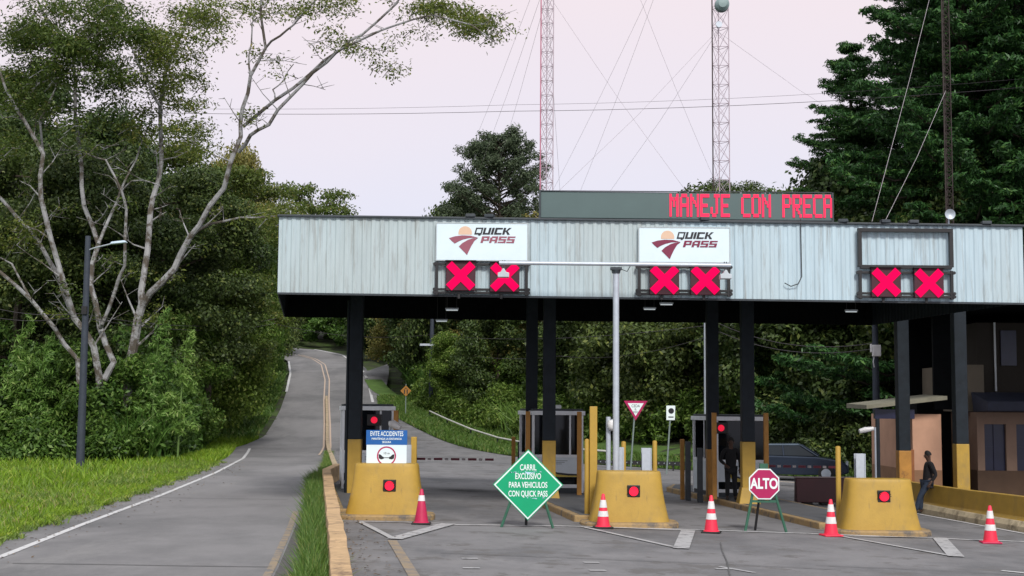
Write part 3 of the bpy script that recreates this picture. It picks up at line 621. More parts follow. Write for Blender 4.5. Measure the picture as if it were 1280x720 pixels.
# ================================================================== BLOCKS
def block(i, px, lab):
    x = ISX[i]; Y = 30.05; z = zs(x, Y); tt = thing('crash_block', lab, 'concrete block', (x, Y, z), 0, 'yellow crash blocks heading the islands')
    def ring(hx, hy, cy, z_, ex=4.5, n=40):
        out = []
        for k_ in range(n):
            t_ = 2*math.pi*k_/n; c_, s_ = math.cos(t_), math.sin(t_)
            out.append((hx*math.copysign(abs(c_)**(2/ex), c_), cy+hy*math.copysign(abs(s_)**(2/ex), s_), z_))
        return out
    def loft(rs_):
        m_ = MB(); n = len(rs_[0]); m_.add([v for q in rs_ for v in q], [tuple(reversed(range(n))), tuple((len(rs_)-1)*n+k_ for k_ in range(n))]+[(i_*n+k_, i_*n+(k_+1) % n, (i_+1)*n+(k_+1) % n, (i_+1)*n+k_) for i_ in range(len(rs_)-1) for k_ in range(n)]); return m_
    R_ = []
    for f_ in (0, .02, .2, .4, .6, .8, .93, .98, 1.0):
        sh_ = 1-(.025 if f_ == 1 else .008 if f_ == .98 else 0); w_ = (.885-.185*f_-.03*math.sin(f_*math.pi))*sh_; R_.append(ring(w_, (.54-.17*f_)*sh_, .44, .1+1.09*f_))
    loft(R_).build('body', M['yellow'], tt, smooth=True)
    loft([ring(1.08, .74, .36, -.02, 3.2), ring(1.08, .74, .36, .07, 3.2), ring(1.05, .71, .36, .102, 3.2)]).build('base_slab', kerbm, tt, smooth=True)
    lx = at(px[0], px[1], Y).x-x; lz = at(px[0], px[1], Y).z-z; dy = -.1+.22*(lz-.1)/1.09
    b = MB(); b.box(lx-.14, lx+.14, dy-.06, dy+.05, lz-.13, lz+.13); sg = b.build('signal_box', M['black'], tt, bevel=.012)
    b = MB(); b.lathe([(.10, -.10), (.105, -.061)], 18, (lx, dy, lz), 'y'); b.build('lens', M['lampred'], sg)
    b = MB()
    for a_ in np.linspace(.1, math.pi-.1, 10):
        c0, s0 = math.cos(a_), math.sin(a_); b.box(lx+.115*c0-.018, lx+.115*c0+.018, dy-.16, dy-.061, lz+.115*s0-.008, lz+.115*s0+.008)
    b.build('visor', M['black'], sg)
    return tt
block(0, (487, 607), 'yellow crash block with red lamp below the EVITE ACCIDENTES sign')
block(1, (792, 614), 'yellow crash block with red lamp at the foot of the gantry pole')
block(2, (1105, 620.5), 'yellow crash block with red lamp nearest the leaning man')
def post(px, py0, Y, h=None, top=None, w_=.1, m=M['ochre'], rnd=True, name='bollard_post', label='', cat='post', group='steel posts around the islands', zoff=.15):
    p = at(px, py0, Y); z = zs(p.x, Y)+zoff; hh = at(px, top, Y).z-z
    b = MB()
    if rnd: b.lathe([(w_/2, 0), (w_/2, hh-.03), (w_*.42, hh), (.005, hh+.012)], 14)
    else: b.box(-w_/2, w_/2, -w_/2, w_/2, 0, hh)
    o = b.build(name, m, None, smooth=rnd, bevel=0 if rnd else .01, loc=(p.x, Y, z)); return tag(o, label, cat, group)
yw = M['yellow']
post(741.5, 640, 31.3, top=508, w_=.17, m=yw, rnd=False, label='tallest square yellow post left of the gantry pole')
post(733.5, 640, 31.3, top=549, w_=.11, m=yw, label='shorter round yellow post standing left of the tallest square one')
post(779.5, 590, 31.9, top=552, w_=.11, m=yw, label='slim yellow post just right of the gantry pole above the block')
post(818.5, 590, 32.2, top=551, w_=.11, m=yw, label='slim yellow post at the right shoulder of the gantry pole block')
post(517, 590, 31.6, top=546, w_=.13, m=yw, rnd=False, label='yellow post right of the EVITE ACCIDENTES sign')
post(1048.5, 640, 31.5, top=558, w_=.12, m=yw, label='round yellow post standing left of the block nearest the leaning man')
for px, top, Y, l, g_ in ((773.5, 559, 31.6, 'short flanged grey steel post against the foot of the gantry pole', 1), (808, 560, 31.6, 'short flanged grey steel post left of a slim yellow post', 1), (1075, 567, 31.7, 'flanged grey steel post above the block nearest the leaning man', 1), (508, 556, 31.5, 'grey steel post edge showing beside the EVITE ACCIDENTES sign', 1)):
    p = at(px, 600, Y); z = zs(p.x, Y)+.15; hh = at(px, top, Y).z-z; b = MB()
    b.box(-.11, .11, -.09, -.07, 0, hh); b.box(-.015, .015, -.07, .07, 0, hh); b.box(-.11, .11, .07, .09, 0, hh)
    b.box(-.11, -.09, -.105, -.0905, 0, hh); b.box(.09, .11, -.105, -.0905, 0, hh)
    tag(b.build('guard_post', M['steel'], None, loc=(p.x, Y, z)), l, 'post', 'steel posts around the islands')
# thin steel pole and dome cameras
def domecam(px, py, Y, base_px, label, polew=.12, top=None):
    p = at(px, py, Y); q = at(base_px, py, Y); z0 = zs(q.x, Y)+.15; zt = at(base_px, top, Y).z
    tt = thing('camera_pole', label, 'camera', (q.x, Y, z0)); h = zt-z0
    b = MB(); b.tube([(0, 0, 0), (0, 0, h)], polew/2, 10); b.build('pole', M['steel'], tt, smooth=True)
    x = p.x-q.x; z = p.z-z0; b = MB(); b.lathe([(.03, .14), (.1, .13), (.13, .05), (.12, -.04), (.08, -.1), (.01, -.13)], 16, (x, -.12, z)); b.build('dome', mat('white camera shell', (.8, .8, .8), .35), tt, smooth=True)
    b = MB(); b.tube([(0, 0, z+.06), (x*.6, -.06, z+.12), (x, -.12, z+.14)], .025, 8); b.build('arm', M['steel'], tt)
domecam(765, 532, 33.5, 760.5, 'white dome camera on a short grey pole behind the gantry pole', top=521)
# ================================================================== BOOTHS
def booth(px, Y, label, lamp=None, first=False, brand=False):
    p = at(px, 600, Y); z = zs(p.x, Y)+.15; tt = thing('toll_booth', label, 'booth', (p.x, Y, z), 0, 'toll booths on the islands'); W, D, H = .73, 2.4, 2.32; s = SH
    def bx(b, x0, x1, y0, y1, z0, z1): return b.box(x0+s*y0, x1+s*y0, y0, y1, z0, z1, sx=s)
    b = MB(); bx(b, -W+.02, W-.02, .02, D-.02, 0, .14); b.build('plinth', M['darksteel'], tt)
    b = MB()
    for x in (-W, W-.07):
        for y in (0, D-.07): bx(b, x, x+.07, y, y+.07, 0, H-.12)
    for y in (0, D-.07): bx(b, -W+.071, W-.071, y, y+.06, .14, .24); bx(b, -W+.071, W-.071, y, y+.06, 1.0, 1.08)
    for x in (-W, W-.06): bx(b, x, x+.06, .071, D-.071, 1.0, 1.08); bx(b, x, x+.06, D*.5, D*.5+.05, 1.081, H-.12)
    bx(b, W*.45, W*.45+.05, 0, .05, 1.081, H-.12)
    b.build('frame', M['alu'], tt, bevel=.008)
    b = MB(); bx(b, -W-.04, W+.04, -.08, D+.06, H-.119, H); b.build('roof_trim', M['alu'], tt, bevel=.01)
    b = MB(); bx(b, -W+.02, W-.02, -.02, D, H+.001, H+.06); b.build('roof', M['darksteel'], tt, bevel=.01)
    b = MB(); bx(b, -W+.071, W-.071, .015, .04, .45, .999)
    for x in (-W+.01, W-.04): bx(b, x, x+.03, .071, D-.071, .14, .999)
    pn = b.build('panel', M['panel'], tt)
    b = MB(); bx(b, -W+.071, W-.071, .015, .04, .241, .449); b.build('kick_panel', M['glassdark'], tt)
    b = MB(); K = [(-.35, .72), (-.25, .6), (0, .52), (.3, .49), (.64, .49), (.64, .453), (-.2, .453), (-.3, .55)]
    b.prism([(x, z_) for x, z_ in K], .006, .0145); b.build('yellow_swoosh', mat('booth gold film', (.55, .42, .06), .4), pn)
    b = MB(); K = [(-.36, .82), (-.27, .66), (-.02, .58), (.3, .545), (.64, .53), (.64, .4905), (.3, .4905), (0, .5205), (-.26, .61), (-.35, .73)]
    b.prism(K, .004, .0145); b.build('dark_swoosh', M['textblack'], pn)
    b = MB(); b.lathe([(.06, .004), (.06, .0145)], 16, (-.22, 0, .86), 'y'); b.build('gold_disc', mat('booth pale gold', (.5, .45, .3), .4), pn)
    b = MB()
    for k in range(3): b.box(-.08, .28-.08*k, .004, .0145, .9-.045*k, .915-.045*k)
    b.build('fine_print', mat('grey print', (.2, .24, .26), .5), pn)
    for q_ in ((-W+.071, W*.45-.001, .02, .028), (W*.45+.051, W-.071, .02, .028), (-W+.071, W-.071, D-.04, D-.03), (-W+.02, -W+.03, .071, D*.5-.001), (W-.03, W-.02, .071, D*.5-.001)):
        b = MB(); bx(b, *q_, 1.081, H-.12); b.build('window', M['glassdark'], tt)
    if lamp:
        q = at(lamp[0], lamp[1], Y); lx, lz = q.x-p.x, q.z-z
        b = MB(); b.box(lx-.2, lx+.2, -.07, .015, lz-.16, lz+.16); sb = b.build('signal_box', M['black'], tt, bevel=.01)
        b = MB(); b.lathe([(.09, -.1), (.095, -.071)], 16, (lx, 0, lz), 'y'); b.build('lens', mat('dim red lamp', (.3, 0, .02), .3, emit=((.9, .01, .05), .7)), sb)
    if brand:
        b = MB(); b.box(-.16, .1, -.02, .3, H+.061, H+.17); b.build('roof_box', M['white'], tt, bevel=.03)
    return tt
booth(459, 38.6, 'toll booth with red lamp behind the EVITE ACCIDENTES sign', lamp=(468, 525))
booth(697, 39.0, 'toll booth with curved gold stripe behind the green diamond sign', brand=True)
booth(927, 39.4, 'toll booth with small red lamp, dark figure standing beside it', lamp=(901, 535))
for px, l in ((724, 'tall ochre post against the right side of the gold striped booth'), (659.5, 'tall ochre post against the left side of the gold striped booth'), (893, 'tall ochre post left of the booth with the dark figure'), (958, 'tall ochre post right of the booth with the dark figure'), (494, 'tall ochre post right of the booth behind the EVITE ACCIDENTES sign')):
    post(px, 600, 38.3, top=514+(px-640)*.007, w_=.13, rnd=False, label=l)
for px, top, Y, mm, l in ((641.5, 546, 42, M['ochre'], 'short rusty ochre post left of the gold striped booth'), (650, 552, 42.6, M['darksteel'], 'short dark post beside the rusty one left of the gold striped booth'), (853, 549, 40.2, M['ochre'], 'rusty ochre post in the lane mouth left of the dark figure'), (860, 552, 39.8, M['darksteel'], 'thick dark post in the lane mouth left of the dark figure'), (875, 560, 39.2, M['darksteel'], 'dark post close to the left side of the booth with the dark figure')):
    post(px, 610, Y, top=top, w_=.12 if mm is M['ochre'] else .15, rnd=False, m=mm, label=l, zoff=.0 if px in (853, 860) else .0)
# yellow top camera near booth one (white dome)
p = at(492, 531, 37.6); q = thing('dome_camera', 'white camera housing fixed beside the booth behind the EVITE ACCIDENTES sign', 'camera', (p.x, 37.6, p.z-.3))
b = MB(); b.tube([(-.12, 0, .32), (-.02, -.02, .33), (.1, -.06, .27), (.2, -.1, .22)], [.08, .11, .1, .06], 12); b.build('housing', mat('white camera shell', (.8, .8, .8), .35), q, smooth=True)
b = MB(); b.tube([(-.1, 0, -.0), (-.1, 0, .3)], .03, 8); b.tube([(-.1, 0, 0), (-.1, .75, .0)], .03, 8); b.build('bracket', M['steel'], q)
# ================================================================== SIGNS ON THE GROUND
# EVITE ACCIDENTES
Y = 30.65; a = at(458.5, 537.5, Y); c = at(508, 585, Y); xm = (a.x+c.x)/2; zb = zs(xm, Y)
es = thing('safety_sign', 'blue and white EVITE ACCIDENTES sign standing behind the left yellow block', 'sign', (xm, 31.2, zb+.15)); oy = Y-31.2
W = (c.x-a.x)/2; z1 = a.z-zb-.15; z0 = c.z-zb-.15-.1; zm = at(480, 556, Y).z-zb-.15
b = MB(); b.box(-W, W, oy, oy+.03, z0, zm); b.build('white_panel', M['signwhite'], es)
b = MB(); b.box(-W-.01, W+.01, oy-.003, oy+.03, zm+.001, z1); b.build('blue_panel', M['signblue'], es)
text('lettering', 'EVITE ACCIDENTES', .148, (0, oy-.008, z1-.085), M['textwhite'], es, .58, 0, .002, .0012)
text('lettering', 'MANTENGA LA DISTANCIA', .062, (0, oy-.008, z1-.195), M['textwhite'], es, .88, 0, .002, .001)
text('lettering', 'SEGURA', .062, (0, oy-.008, z1-.268), M['textwhite'], es, .88, 0, .002, .001)
zc = at(483, 570, Y).z-zb-.15; b = MB()
n = 32; vs = []
for r_ in (.185, .215):
    for k in range(n): t_ = 2*math.pi*k/n; vs.append((r_*math.cos(t_), oy-.005, zc+r_*math.sin(t_)))
b.add(vs, [(k, (k+1) % n, n+(k+1) % n, n+k) for k in range(n)]); o = b.build('red_ring', M['signred'], es); o.modifiers.new('s', 'SOLIDIFY').thickness = .006
b = MB()
for s in (-1, 1):
    b.prism([(s*.17, zc-.05), (s*.12, zc-.075), (s*.06, zc-.06), (s*.05, zc-.03), (s*.09, zc-.01), (s*.13, zc+.03), (s*.175, zc+.04)], oy-.006, oy-.001)
b.build('car_symbols', M['textblack'], es)
text('lettering', '10 m', .07, (-.0, oy-.004, zc+.06), M['textblack'], es, 1, 0, .001); 
b = MB(); b.box(-.05, .05, oy-.004, oy-.001, zc-.045, zc-.03); b.build('arrow_symbol', M['textblack'], es)
b = MB()
for x in (-W+.08, W-.1): b.box(x, x+.05, oy+.031, oy+.08, 0, z1-.05)
b.build('posts', M['steel'], es)
# green diamond
Y = 28.95; p = at(660, 606, Y); zb = zs(p.x, Y); gs = thing('lane_sign', 'green diamond CARRIL EXCLUSIVO sign on a three legged easel', 'sign', (p.x, Y, zb))
zc = p.z-zb; Hf = .745
def diamond(b, h, y0, y1, w_=None):
    w_ = w_ or h; b.prism([(0, zc+h), (w_, zc), (0, zc-h), (-w_, zc)], y0, y1)
b = MB(); diamond(b, Hf, -.03, 0); b.build('green_edge', M['signgreen'], gs, bevel=.01)
b = MB(); diamond(b, Hf-.025, -.036, -.031); b.build('white_border', M['textwhite'], gs)
b = MB(); diamond(b, Hf-.065, -.041, -.037); b.build('green_panel', M['signgreen'], gs)
for s_, py, sz in (('CARRIL', 584.5, .175), ('EXCLUSIVO', 595.5, .175), ('PARA VEHICULOS', 606.3, .17), ('CON QUICK PASS', 617.3, .17)):
    text('lettering', s_, sz, (.0, -.045, at(660, py, Y).z-zb), M['textwhite'], gs, .60, 0, .002, .003)
b = MB()
for k in range(34):
    x = random.uniform(-.45, .42); z = at(660, random.choice((590, 590.5, 622.5)), Y).z-zb+random.uniform(-.012, .012)
    if abs(x) > Hf-abs(z-zc)-.1: continue
    d = random.uniform(.006, .022); b.prism([(x-d*1.5, z), (x, z+d*.7), (x+d*1.4, z+.003), (x+d*.5, z-d*.6)], -.0455, -.0415)
z = at(660, 590.5, Y).z-zb; b.prism([(-.07, z+.01), (.07, z+.01), (.05, z-.02), (.0, z-.05), (-.04, z-.02)], -.046, -.0415)
b.build('peel_flecks', mat('peeled film', (.45, .65, .8), .5), gs)  # small pale flecks where the sign film has peeled
for (x0, y0, z0_), (x1, y1, z1_) in (((-.33, .02, zc-.25), (-.56, -.02, 0)), ((.33, .02, zc-.25), (.53, -.02, 0))):
    b = MB(); b.tube([(x0, y0, z0_+.3), (x0, y0, z0_), (x1, y1, z1_)], .03, 8); b.build('leg', M['greenpaint'], gs, smooth=True)
b = MB(); b.tube([(0, .04, zc+.3), (-.03, .5, 0)], .03, 8); b.build('leg', M['black'], gs)
b = MB(); b.box(-.42, .42, .005, .035, zc-.28, zc-.24); b.build('crossbar', M['greenpaint'], gs)
# ALTO
Y = 29.75; p = at(955, 605, Y); zb = zs(p.x, Y); st = thing('stop_sign', 'crimson octagonal ALTO sign on a green three legged easel', 'sign', (p.x, Y, zb)); zc = p.z-zb; R_ = .355
def octo(b, r, y0, y1): b.prism([(r*math.cos(math.pi/8+k*math.pi/4), zc+r*math.sin(math.pi/8+k*math.pi/4)) for k in range(8)], y0, y1)
b = MB(); octo(b, R_, -.02, 0); b.build('white_border', M['textwhite'], st)
b = MB(); octo(b, R_-.028, -.026, -.021); b.build('red_face', M['signred'], st)
text('lettering', 'ALTO', .31, (0, -.03, zc), M['textwhite'], st, .74, 0, .002, .01)
for pts in ([(-.2, 0, zc+.05), (-.26, 0, zc-.3), (-.42, -.05, 0)], [(.2, 0, zc+.05), (.27, 0, zc-.3), (.47, -.05, 0)]):
    b = MB(); b.tube([(x, y+.04, z) for x, y, z in pts], .03, 8); b.build('leg', M['greenpaint'], st, smooth=True)
b = MB(); b.tube([(0, .06, zc+.38), (-.14, .35, 0)], .028, 8); b.build('leg', M['black'], st)
b = MB(); b.box(-.09, .09, -.01, .07, zc+.33, zc+.44); b.box(-.3, .3, .02, .06, zc-.4, zc-.35); b.build('crossbar', M['greenpaint'], st)
# cones
def cone(px, py, hpx, bands, body, basem, label):
    p = gp(px, py); Y = p.y+.15; h = hpx/F_PX*Y; tt = thing('traffic_cone', label, 'traffic cone', (p.x, Y, zs(p.x, Y)+.004), random.uniform(-.3, .3), 'traffic cones along the stop line')
    def R(z): return .155-(.155-.035)*(z/h)
    b = MB(); b.box(-.2, .2, -.2, .2, 0, .035); b.build('base', basem, tt, bevel=.012)
    cuts = [0.035/h]+[v for a_, c_ in bands for v in (a_, c_)]+[1.0]
    b = MB(); pr = [(R(.035), .036)]
    b.lathe([(.175, .0355), (R(.05), .055), (R(h*.5), h*.5), (R(h)*.9, h-.01), (.02, h)], 20); b.build('body', body, tt, smooth=True)
    for a_, c_ in bands:
        b = MB(); b.lathe([(R(a_*h)+.004, a_*h), (R(c_*h)+.004, c_*h)], 20); b.build('reflective_band', M['reflect'], tt, smooth=True)
cone(526, 656, 43, [(.66, .82)], M['conedark'], M['rubber'], 'crimson traffic cone with one white band at the left block')
cone(754.5, 661, 42, [(.34, .50), (.60, .82)], M['orange'], M['rubber'], 'two banded traffic cone in front of the block with the gantry pole')
cone(890.5, 667, 46, [(.36, .52), (.64, .84)], M['orange'], M['rubber'], 'two banded traffic cone standing left of the ALTO sign')
cone(1041, 671, 45, [(.34, .52), (.66, .86)], M['orange'], M['orange'], 'two banded traffic cone beside the block nearest the leaning man')
cone(1241.5, 680, 46, [(.34, .50), (.66, .86)], M['orange'], M['conedark'], 'two banded traffic cone alone before the long yellow wall')
# far road signs
def signpost(px, base_py, top_py, lean, label, cat, face, Y, name='road_sign'):
    p = at(px, base_py, Y); z = zs(p.x, Y); h = at(px, top_py, Y).z-z; tt = thing(name, label, cat, (p.x, Y, z))
    b = MB(); b.tube([(0, 0, -.05), (lean, 0, h)], .035, 8); b.build('post', mat('grey green post', (.20, .25, .24), .6), tt, smooth=True); face(tt, lean, h); return tt
def yieldf(tt, x, h):
    r = .5; b = MB(); b.prism([(x-r, h), (x+r, h), (x, h-r*1.65)], -.06, -.04); b.build('red_border', M['signred'], tt)
    b = MB(); k = r*.68; b.prism([(x-k, h-.1), (x+k, h-.1), (x, h-.1-k*1.6)], -.066, -.061); b.build('white_centre', M['textwhite'], tt)
    text('lettering', 'CEDA', .17, (x, -.07, h-.22), M['textblack'], tt, .8, 0, .001); text('lettering', 'EL\nPASO', .12, (x, -.07, h-.42), M['textblack'], tt, .7, 0, .001)
signpost(788, 580, 501, .22, 'red bordered white triangle yield sign on a leaning post', 'sign', yieldf, 58)
def sqf(tt, x, h):
    b = MB(); b.prism([(x-.2, h), (x+.17, h), (x+.15, h-.6), (x-.2, h-.6)], -.06, -.04); b.build('panel', M['textwhite'], tt)
    b = MB(); b.lathe([(.12, -.063), (.12, -.0605)], 16, (x, 0, h-.22), 'y'); b.build('dark_symbol', M['textblack'], tt); b = MB(); b.box(x-.12, x+.1, -.064, -.0605, h-.5, h-.45); b.build('dark_bar', M['textblack'], tt)
signpost(833, 583, 507, .2, 'small white rectangular sign on a leaning post', 'sign', sqf, 57)
def warnf(tt, x, h):
    b = MB(); b.prism([(x, h-.1), (x+.4, h-.5), (x, h-.9), (x-.4, h-.5)], -.06, -.04); b.build('orange_panel', mat('amber sign', (.36, .16, .02), .5, 0, .15, 5), tt)
    b = MB(); b.box(x-.14, x-.06, -.066, -.061, h-.72, h-.4); b.box(x+.06, x+.14, -.066, -.061, h-.72, h-.4); b.prism([(x-.2, h-.42), (x, h-.25), (x+.2, h-.42), (x+.1, h-.34), (x-.1, h-.34)], -.067, -.061); b.build('black_symbol', M['textblack'], tt)
Yw = 100; signpost(507, 515, 480, 0, 'amber diamond warning sign among the bushes on the bank', 'sign', warnf, Yw)
# barrier arms
def arm(x0, x1, py, Y, label, redfirst=True):
    a = at(x0, py[0], Y); c = at(x1, py[1], Y); z = zs(a.x, Y); tt = thing('toll_barrier', label, 'barrier', (a.x, Y, z)); L = c.x-a.x; h0 = a.z-z; h1 = c.z-z
    n = 9; r1 = MB(); r2 = MB()
    for i in range(n):
        t0, t1 = i/n, (i+1)/n; B = r1 if i % 2 == 0 else r2
        if i % 2: t0 += .03; t1 -= .035
        B.hexa([(L*t0, -.03, h0+(h1-h0)*t0-.035), (L*t1, -.03, h0+(h1-h0)*t1-.035), (L*t1, .03, h0+(h1-h0)*t1-.035), (L*t0, .03, h0+(h1-h0)*t0-.035)],
               [(L*t0, -.03, h0+(h1-h0)*t0+.035), (L*t1, -.03, h0+(h1-h0)*t1+.035), (L*t1, .03, h0+(h1-h0)*t1+.035), (L*t0, .03, h0+(h1-h0)*t0+.035)])
    r1.build('dark_bands', mat('maroon red paint', (.16, .012, .03), .5), tt); r2.build('white_bands', mat('scuffed white bands', (.5, .46, .46), .6, 0, .3, 9), tt)
    b = MB(); b.box(-.35, -.001, -.15, .15, 0, h0+.15); b.build('motor_cabinet', M['darksteel'], tt, bevel=.02)
arm(521, 617, (573.5, 574.5), 42.5, 'dark red and white barrier arm lowered across the left lane')
arm(960, 1045, (582.5, 584), 42.5, 'pale thin barrier arm lowered in front of the parked car')
Y = 39.7; a = at(994, 597, Y); c = at(1066, 630, Y); z = zs(a.x, Y)
bb = thing('barrier_board', 'dark maroon plastic barrier standing across the lane by the ALTO sign', 'barrier', ((a.x+c.x)/2, Y, z)); W = (c.x-a.x)/2; h = a.z-z
mrn = mat('dark maroon plastic', (.055, .008, .012), .5, 0, .2, 2)
b = MB(); b.prismx([(-.2, .06), (.2, .06), (.12, h), (-.12, h)], -W, W); b.build('body', mrn, bb, bevel=.02)
b = MB(); 
for x in (-W*.6, 0, W*.6): b.box(x-.12, x+.12, -.22, .22, 0, .059)
b.build('feet', M['rubber'], bb)
b = MB(); b.box(-W-.02, W, -.13, .13, h+.001, h+.03); b.build('top_rail', mat('dusty plastic edge', (.25, .2, .2), .6), bb)
# ================================================================== RIGHT SIDE: wall, building, poles
wm = wall_along([(14.3, 18), (13.2, 25), (12.13, 32.4), (11.4, 37.6), (11.25, 39.2)], [(-.28, -.1), (-.26, .12), (-.10, .32), (-.08, .80), (.08, .80), (.10, .32), (.3, -.1)], 'barrier_wall', M['yellow'], None, 2.4)
sk_ = wall_along([(14.3, 18), (13.2, 25), (12.13, 32.4), (11.4, 37.6), (11.25, 39.2)], [(-.34, -.1), (-.32, .14), (-.24, .26), (-.18, .26), (-.18, -.1)], 'skirt', mat('pale worn concrete', (.50, .42, .28), .85, 0, .2, 2.5, bump=.4, stain=((.2, .16, .1), 3, .5, .66)), wm, 2.4)
tag(wm, 'long low ochre yellow barrier wall the leaning man rests against', 'wall')
bl = thing('office_building', 'peach roadside office with dark blue windows under the canopy right end', 'building', (14.5, 44, -.4)); X0, Y0, Z0 = 14.5, 44, -.4
shadew = mat('peach stucco darkened for shade', (.25, .165, .12), .85, 0, .12, 1.5, bump=.2); shadedado = mat('brown dado darkened for shade', (.08, .045, .026), .8, 0, .15, 2)  # peach wall and brown dado darkened to paint in the windowed side's shade
peachw = mat('peach stucco', (.52, .30, .20), .85, 0, .1, 1.5, bump=.2); brownw = mat('brown dado paint', (.26, .14, .075), .8, 0, .15, 2); beige = mat('beige stucco', (.16, .135, .10), .85, 0, .1, 1.5)
blued = mat('dark blue glass and frames', (.012, .014, .045), .3, 0, .2, 3)
def lx(px, Y=44): return at(px, 560, Y).x-X0
def lz(py, px=1200, Y=44): return at(px, py, Y).z-Z0
zdado = lz(588)
b = MB(); b.box(lx(1141), lx(1177), 0, 5, zdado, lz(518)); b.build('wall', peachw, bl)
b = MB(); b.box(lx(1141)-.01, lx(1177), -.012, 5, -.1, zdado-.001); b.build('dado', brownw, bl)
b = MB(); b.box(lx(1177)+.001, lx(1224), 2.6, 5, -.1, lz(500)); b.build('porch_wall', M['ceil'], bl)  # near-black colour stands for the shade of the porch recess
b = MB(); b.box(lx(1188), lx(1200), 2.5, 2.599, 0, lz(530)); b.build('door', blued, bl)
# windowed wall
zt_ = lz(515); zs1, zs0 = lz(530), zdado
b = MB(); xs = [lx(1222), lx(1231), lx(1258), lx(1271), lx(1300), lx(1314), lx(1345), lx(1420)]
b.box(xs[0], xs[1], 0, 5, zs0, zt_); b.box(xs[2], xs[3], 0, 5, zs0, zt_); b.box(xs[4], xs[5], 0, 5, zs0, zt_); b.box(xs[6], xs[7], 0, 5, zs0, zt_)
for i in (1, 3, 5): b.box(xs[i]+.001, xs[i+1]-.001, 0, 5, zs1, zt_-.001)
b.build('wall', shadew, bl)
b = MB(); b.box(xs[0]-.02, xs[7], -.015, 5, -.1, zs0-.001); b.build('dado', shadedado, bl)
for i in (1, 3, 5):
    b = MB(); b.box(xs[i]+.002, xs[i+1]-.002, .12, .16, zs0, zs1-.001); wn = b.build('window', blued, bl)
    b = MB(); xm = (xs[i]+xs[i+1])/2; b.box(xm-.03, xm+.03, .08, .119, zs0, zs1-.001); b.box(xs[i]+.004, xm-.031, .08, .119, (zs0+zs1)/2-.02, (zs0+zs1)/2+.02); b.build('mullion', blued, wn)
b = MB(); b.hexa([(lx(1218), -1.3, lz(513)), (lx(1420), -1.3, lz(513)), (lx(1420), 0, zt_+.01), (lx(1218), 0, zt_+.01)], [(lx(1218), -1.3, lz(502)), (lx(1420), -1.3, lz(502)), (lx(1420), .2, lz(490)), (lx(1218), .2, lz(490))]); b.build('awning', mat('dark blue awning', (.012, .016, .035), .7, 0, .3, 3), bl)
b = MB(); b.box(lx(1212), lx(1240), .6, 4.9, zt_+.02, lz(455)); b.build('upper_wall', beige, bl)
b = MB(); b.box(lx(1240)+.001, lx(1420), 1.2, 4.9, zt_+.02, lz(400)); b.build('upper_wall', mat('beige stucco darkened for shade', (.035, .029, .022), .85, 0, .1, 1.5), bl)  # same beige wall with the shade put into its colour
b = MB(); b.tube([(lx(1262), 1.1, lz(488)), (lx(1262), 1.1, lz(400))], .035, 8); b.build('downpipe', M['white'], bl)
b = MB(); b.box(lx(1270), lx(1290), 1.12, 1.19, lz(455), lz(410)); b.build('window', blued, bl)
b = MB(); b.box(lx(1152), lx(1500), -3.0, 6, lz(386), lz(378)); b.box(lx(1220), lx(1500), -6.5, -3.001, lz(386), lz(378)); b.build('shed_roof', M['ceil'], bl)  # roof added to shade the office, reaching further forward over the windows
b = MB(); b.box(lx(1178), lx(1240), 5.01, 5.2, 0, lz(386)-.01); b.box(lx(1240), lx(1500), 5.01, 5.2, 0, lz(386)-.01); b.build('shade_rear_wall', M['ceil'], bl)  # dark back walls added under that roof to keep the office in shade
b = MB(); b.box(lx(1500), lx(1500)+.2, -3, 5, 0, lz(386)-.01); b.build('shade_side_wall', M['ceil'], bl)  # dark end wall added with the shade roof
b = MB(); b.box(lx(1181), lx(1212)-.01, 1.0, 1.15, lz(512), lz(386)-.01); b.build('shade_panel', M['ceil'], bl)  # dark sheet standing in for the black shade above the porch
# shack roof
zr0, zr1 = lz(512), lz(492)
b = MB(); b.hexa([(lx(1078), -.6, zr0), (lx(1178), -.6, lz(500)), (lx(1178), 2, lz(499)), (lx(1078), 2, zr0+.03)], [(lx(1078), -.6, zr0+.12), (lx(1178), -.6, lz(500)+.12), (lx(1178), 2, lz(498)+.14), (lx(1078), 2, zr0+.18)]); b.build('porch_roof', mat('weathered pale sheet', (.20, .19, .14), .7, 0, .2, 2), bl)
b = MB(); b.box(lx(1091), lx(1141)-.01, -.3, -.15, lz(524), zr0-.01); b.build('porch_beam', blued, bl)
b = MB(); b.box(lx(1093), lx(1097), -.3, -.16, 0, lz(524)-.001); b.build('porch_post', M['column'], bl)
# ochre panel low left of building
b = MB(); b.box(lx(1122), lx(1138), -.4, -.3, 0, lz(562)); b.build('gate_panel', mat('rusty ochre panel', (.25, .09, .03), .7, 0, .2, 3), bl)
p = at(1080, 538, 43); wc = thing('wall_camera', 'white camera on a thin pole left of the peach office', 'camera', (p.x+.35, 43, zs(p.x, 43)))
hh = p.z-zs(p.x, 43); b = MB(); b.tube([(0, 0, 0), (0, 0, hh+.1)], .03, 8); b.build('pole', M['steel'], wc)
b = MB(); b.tube([(-.5, -.02, hh-.03), (-.3, 0, hh+.02), (-.05, 0, hh+.06)], [.07, .09, .06], 10); b.build('housing', mat('white camera shell', (.8, .8, .8), .35), wc, smooth=True)
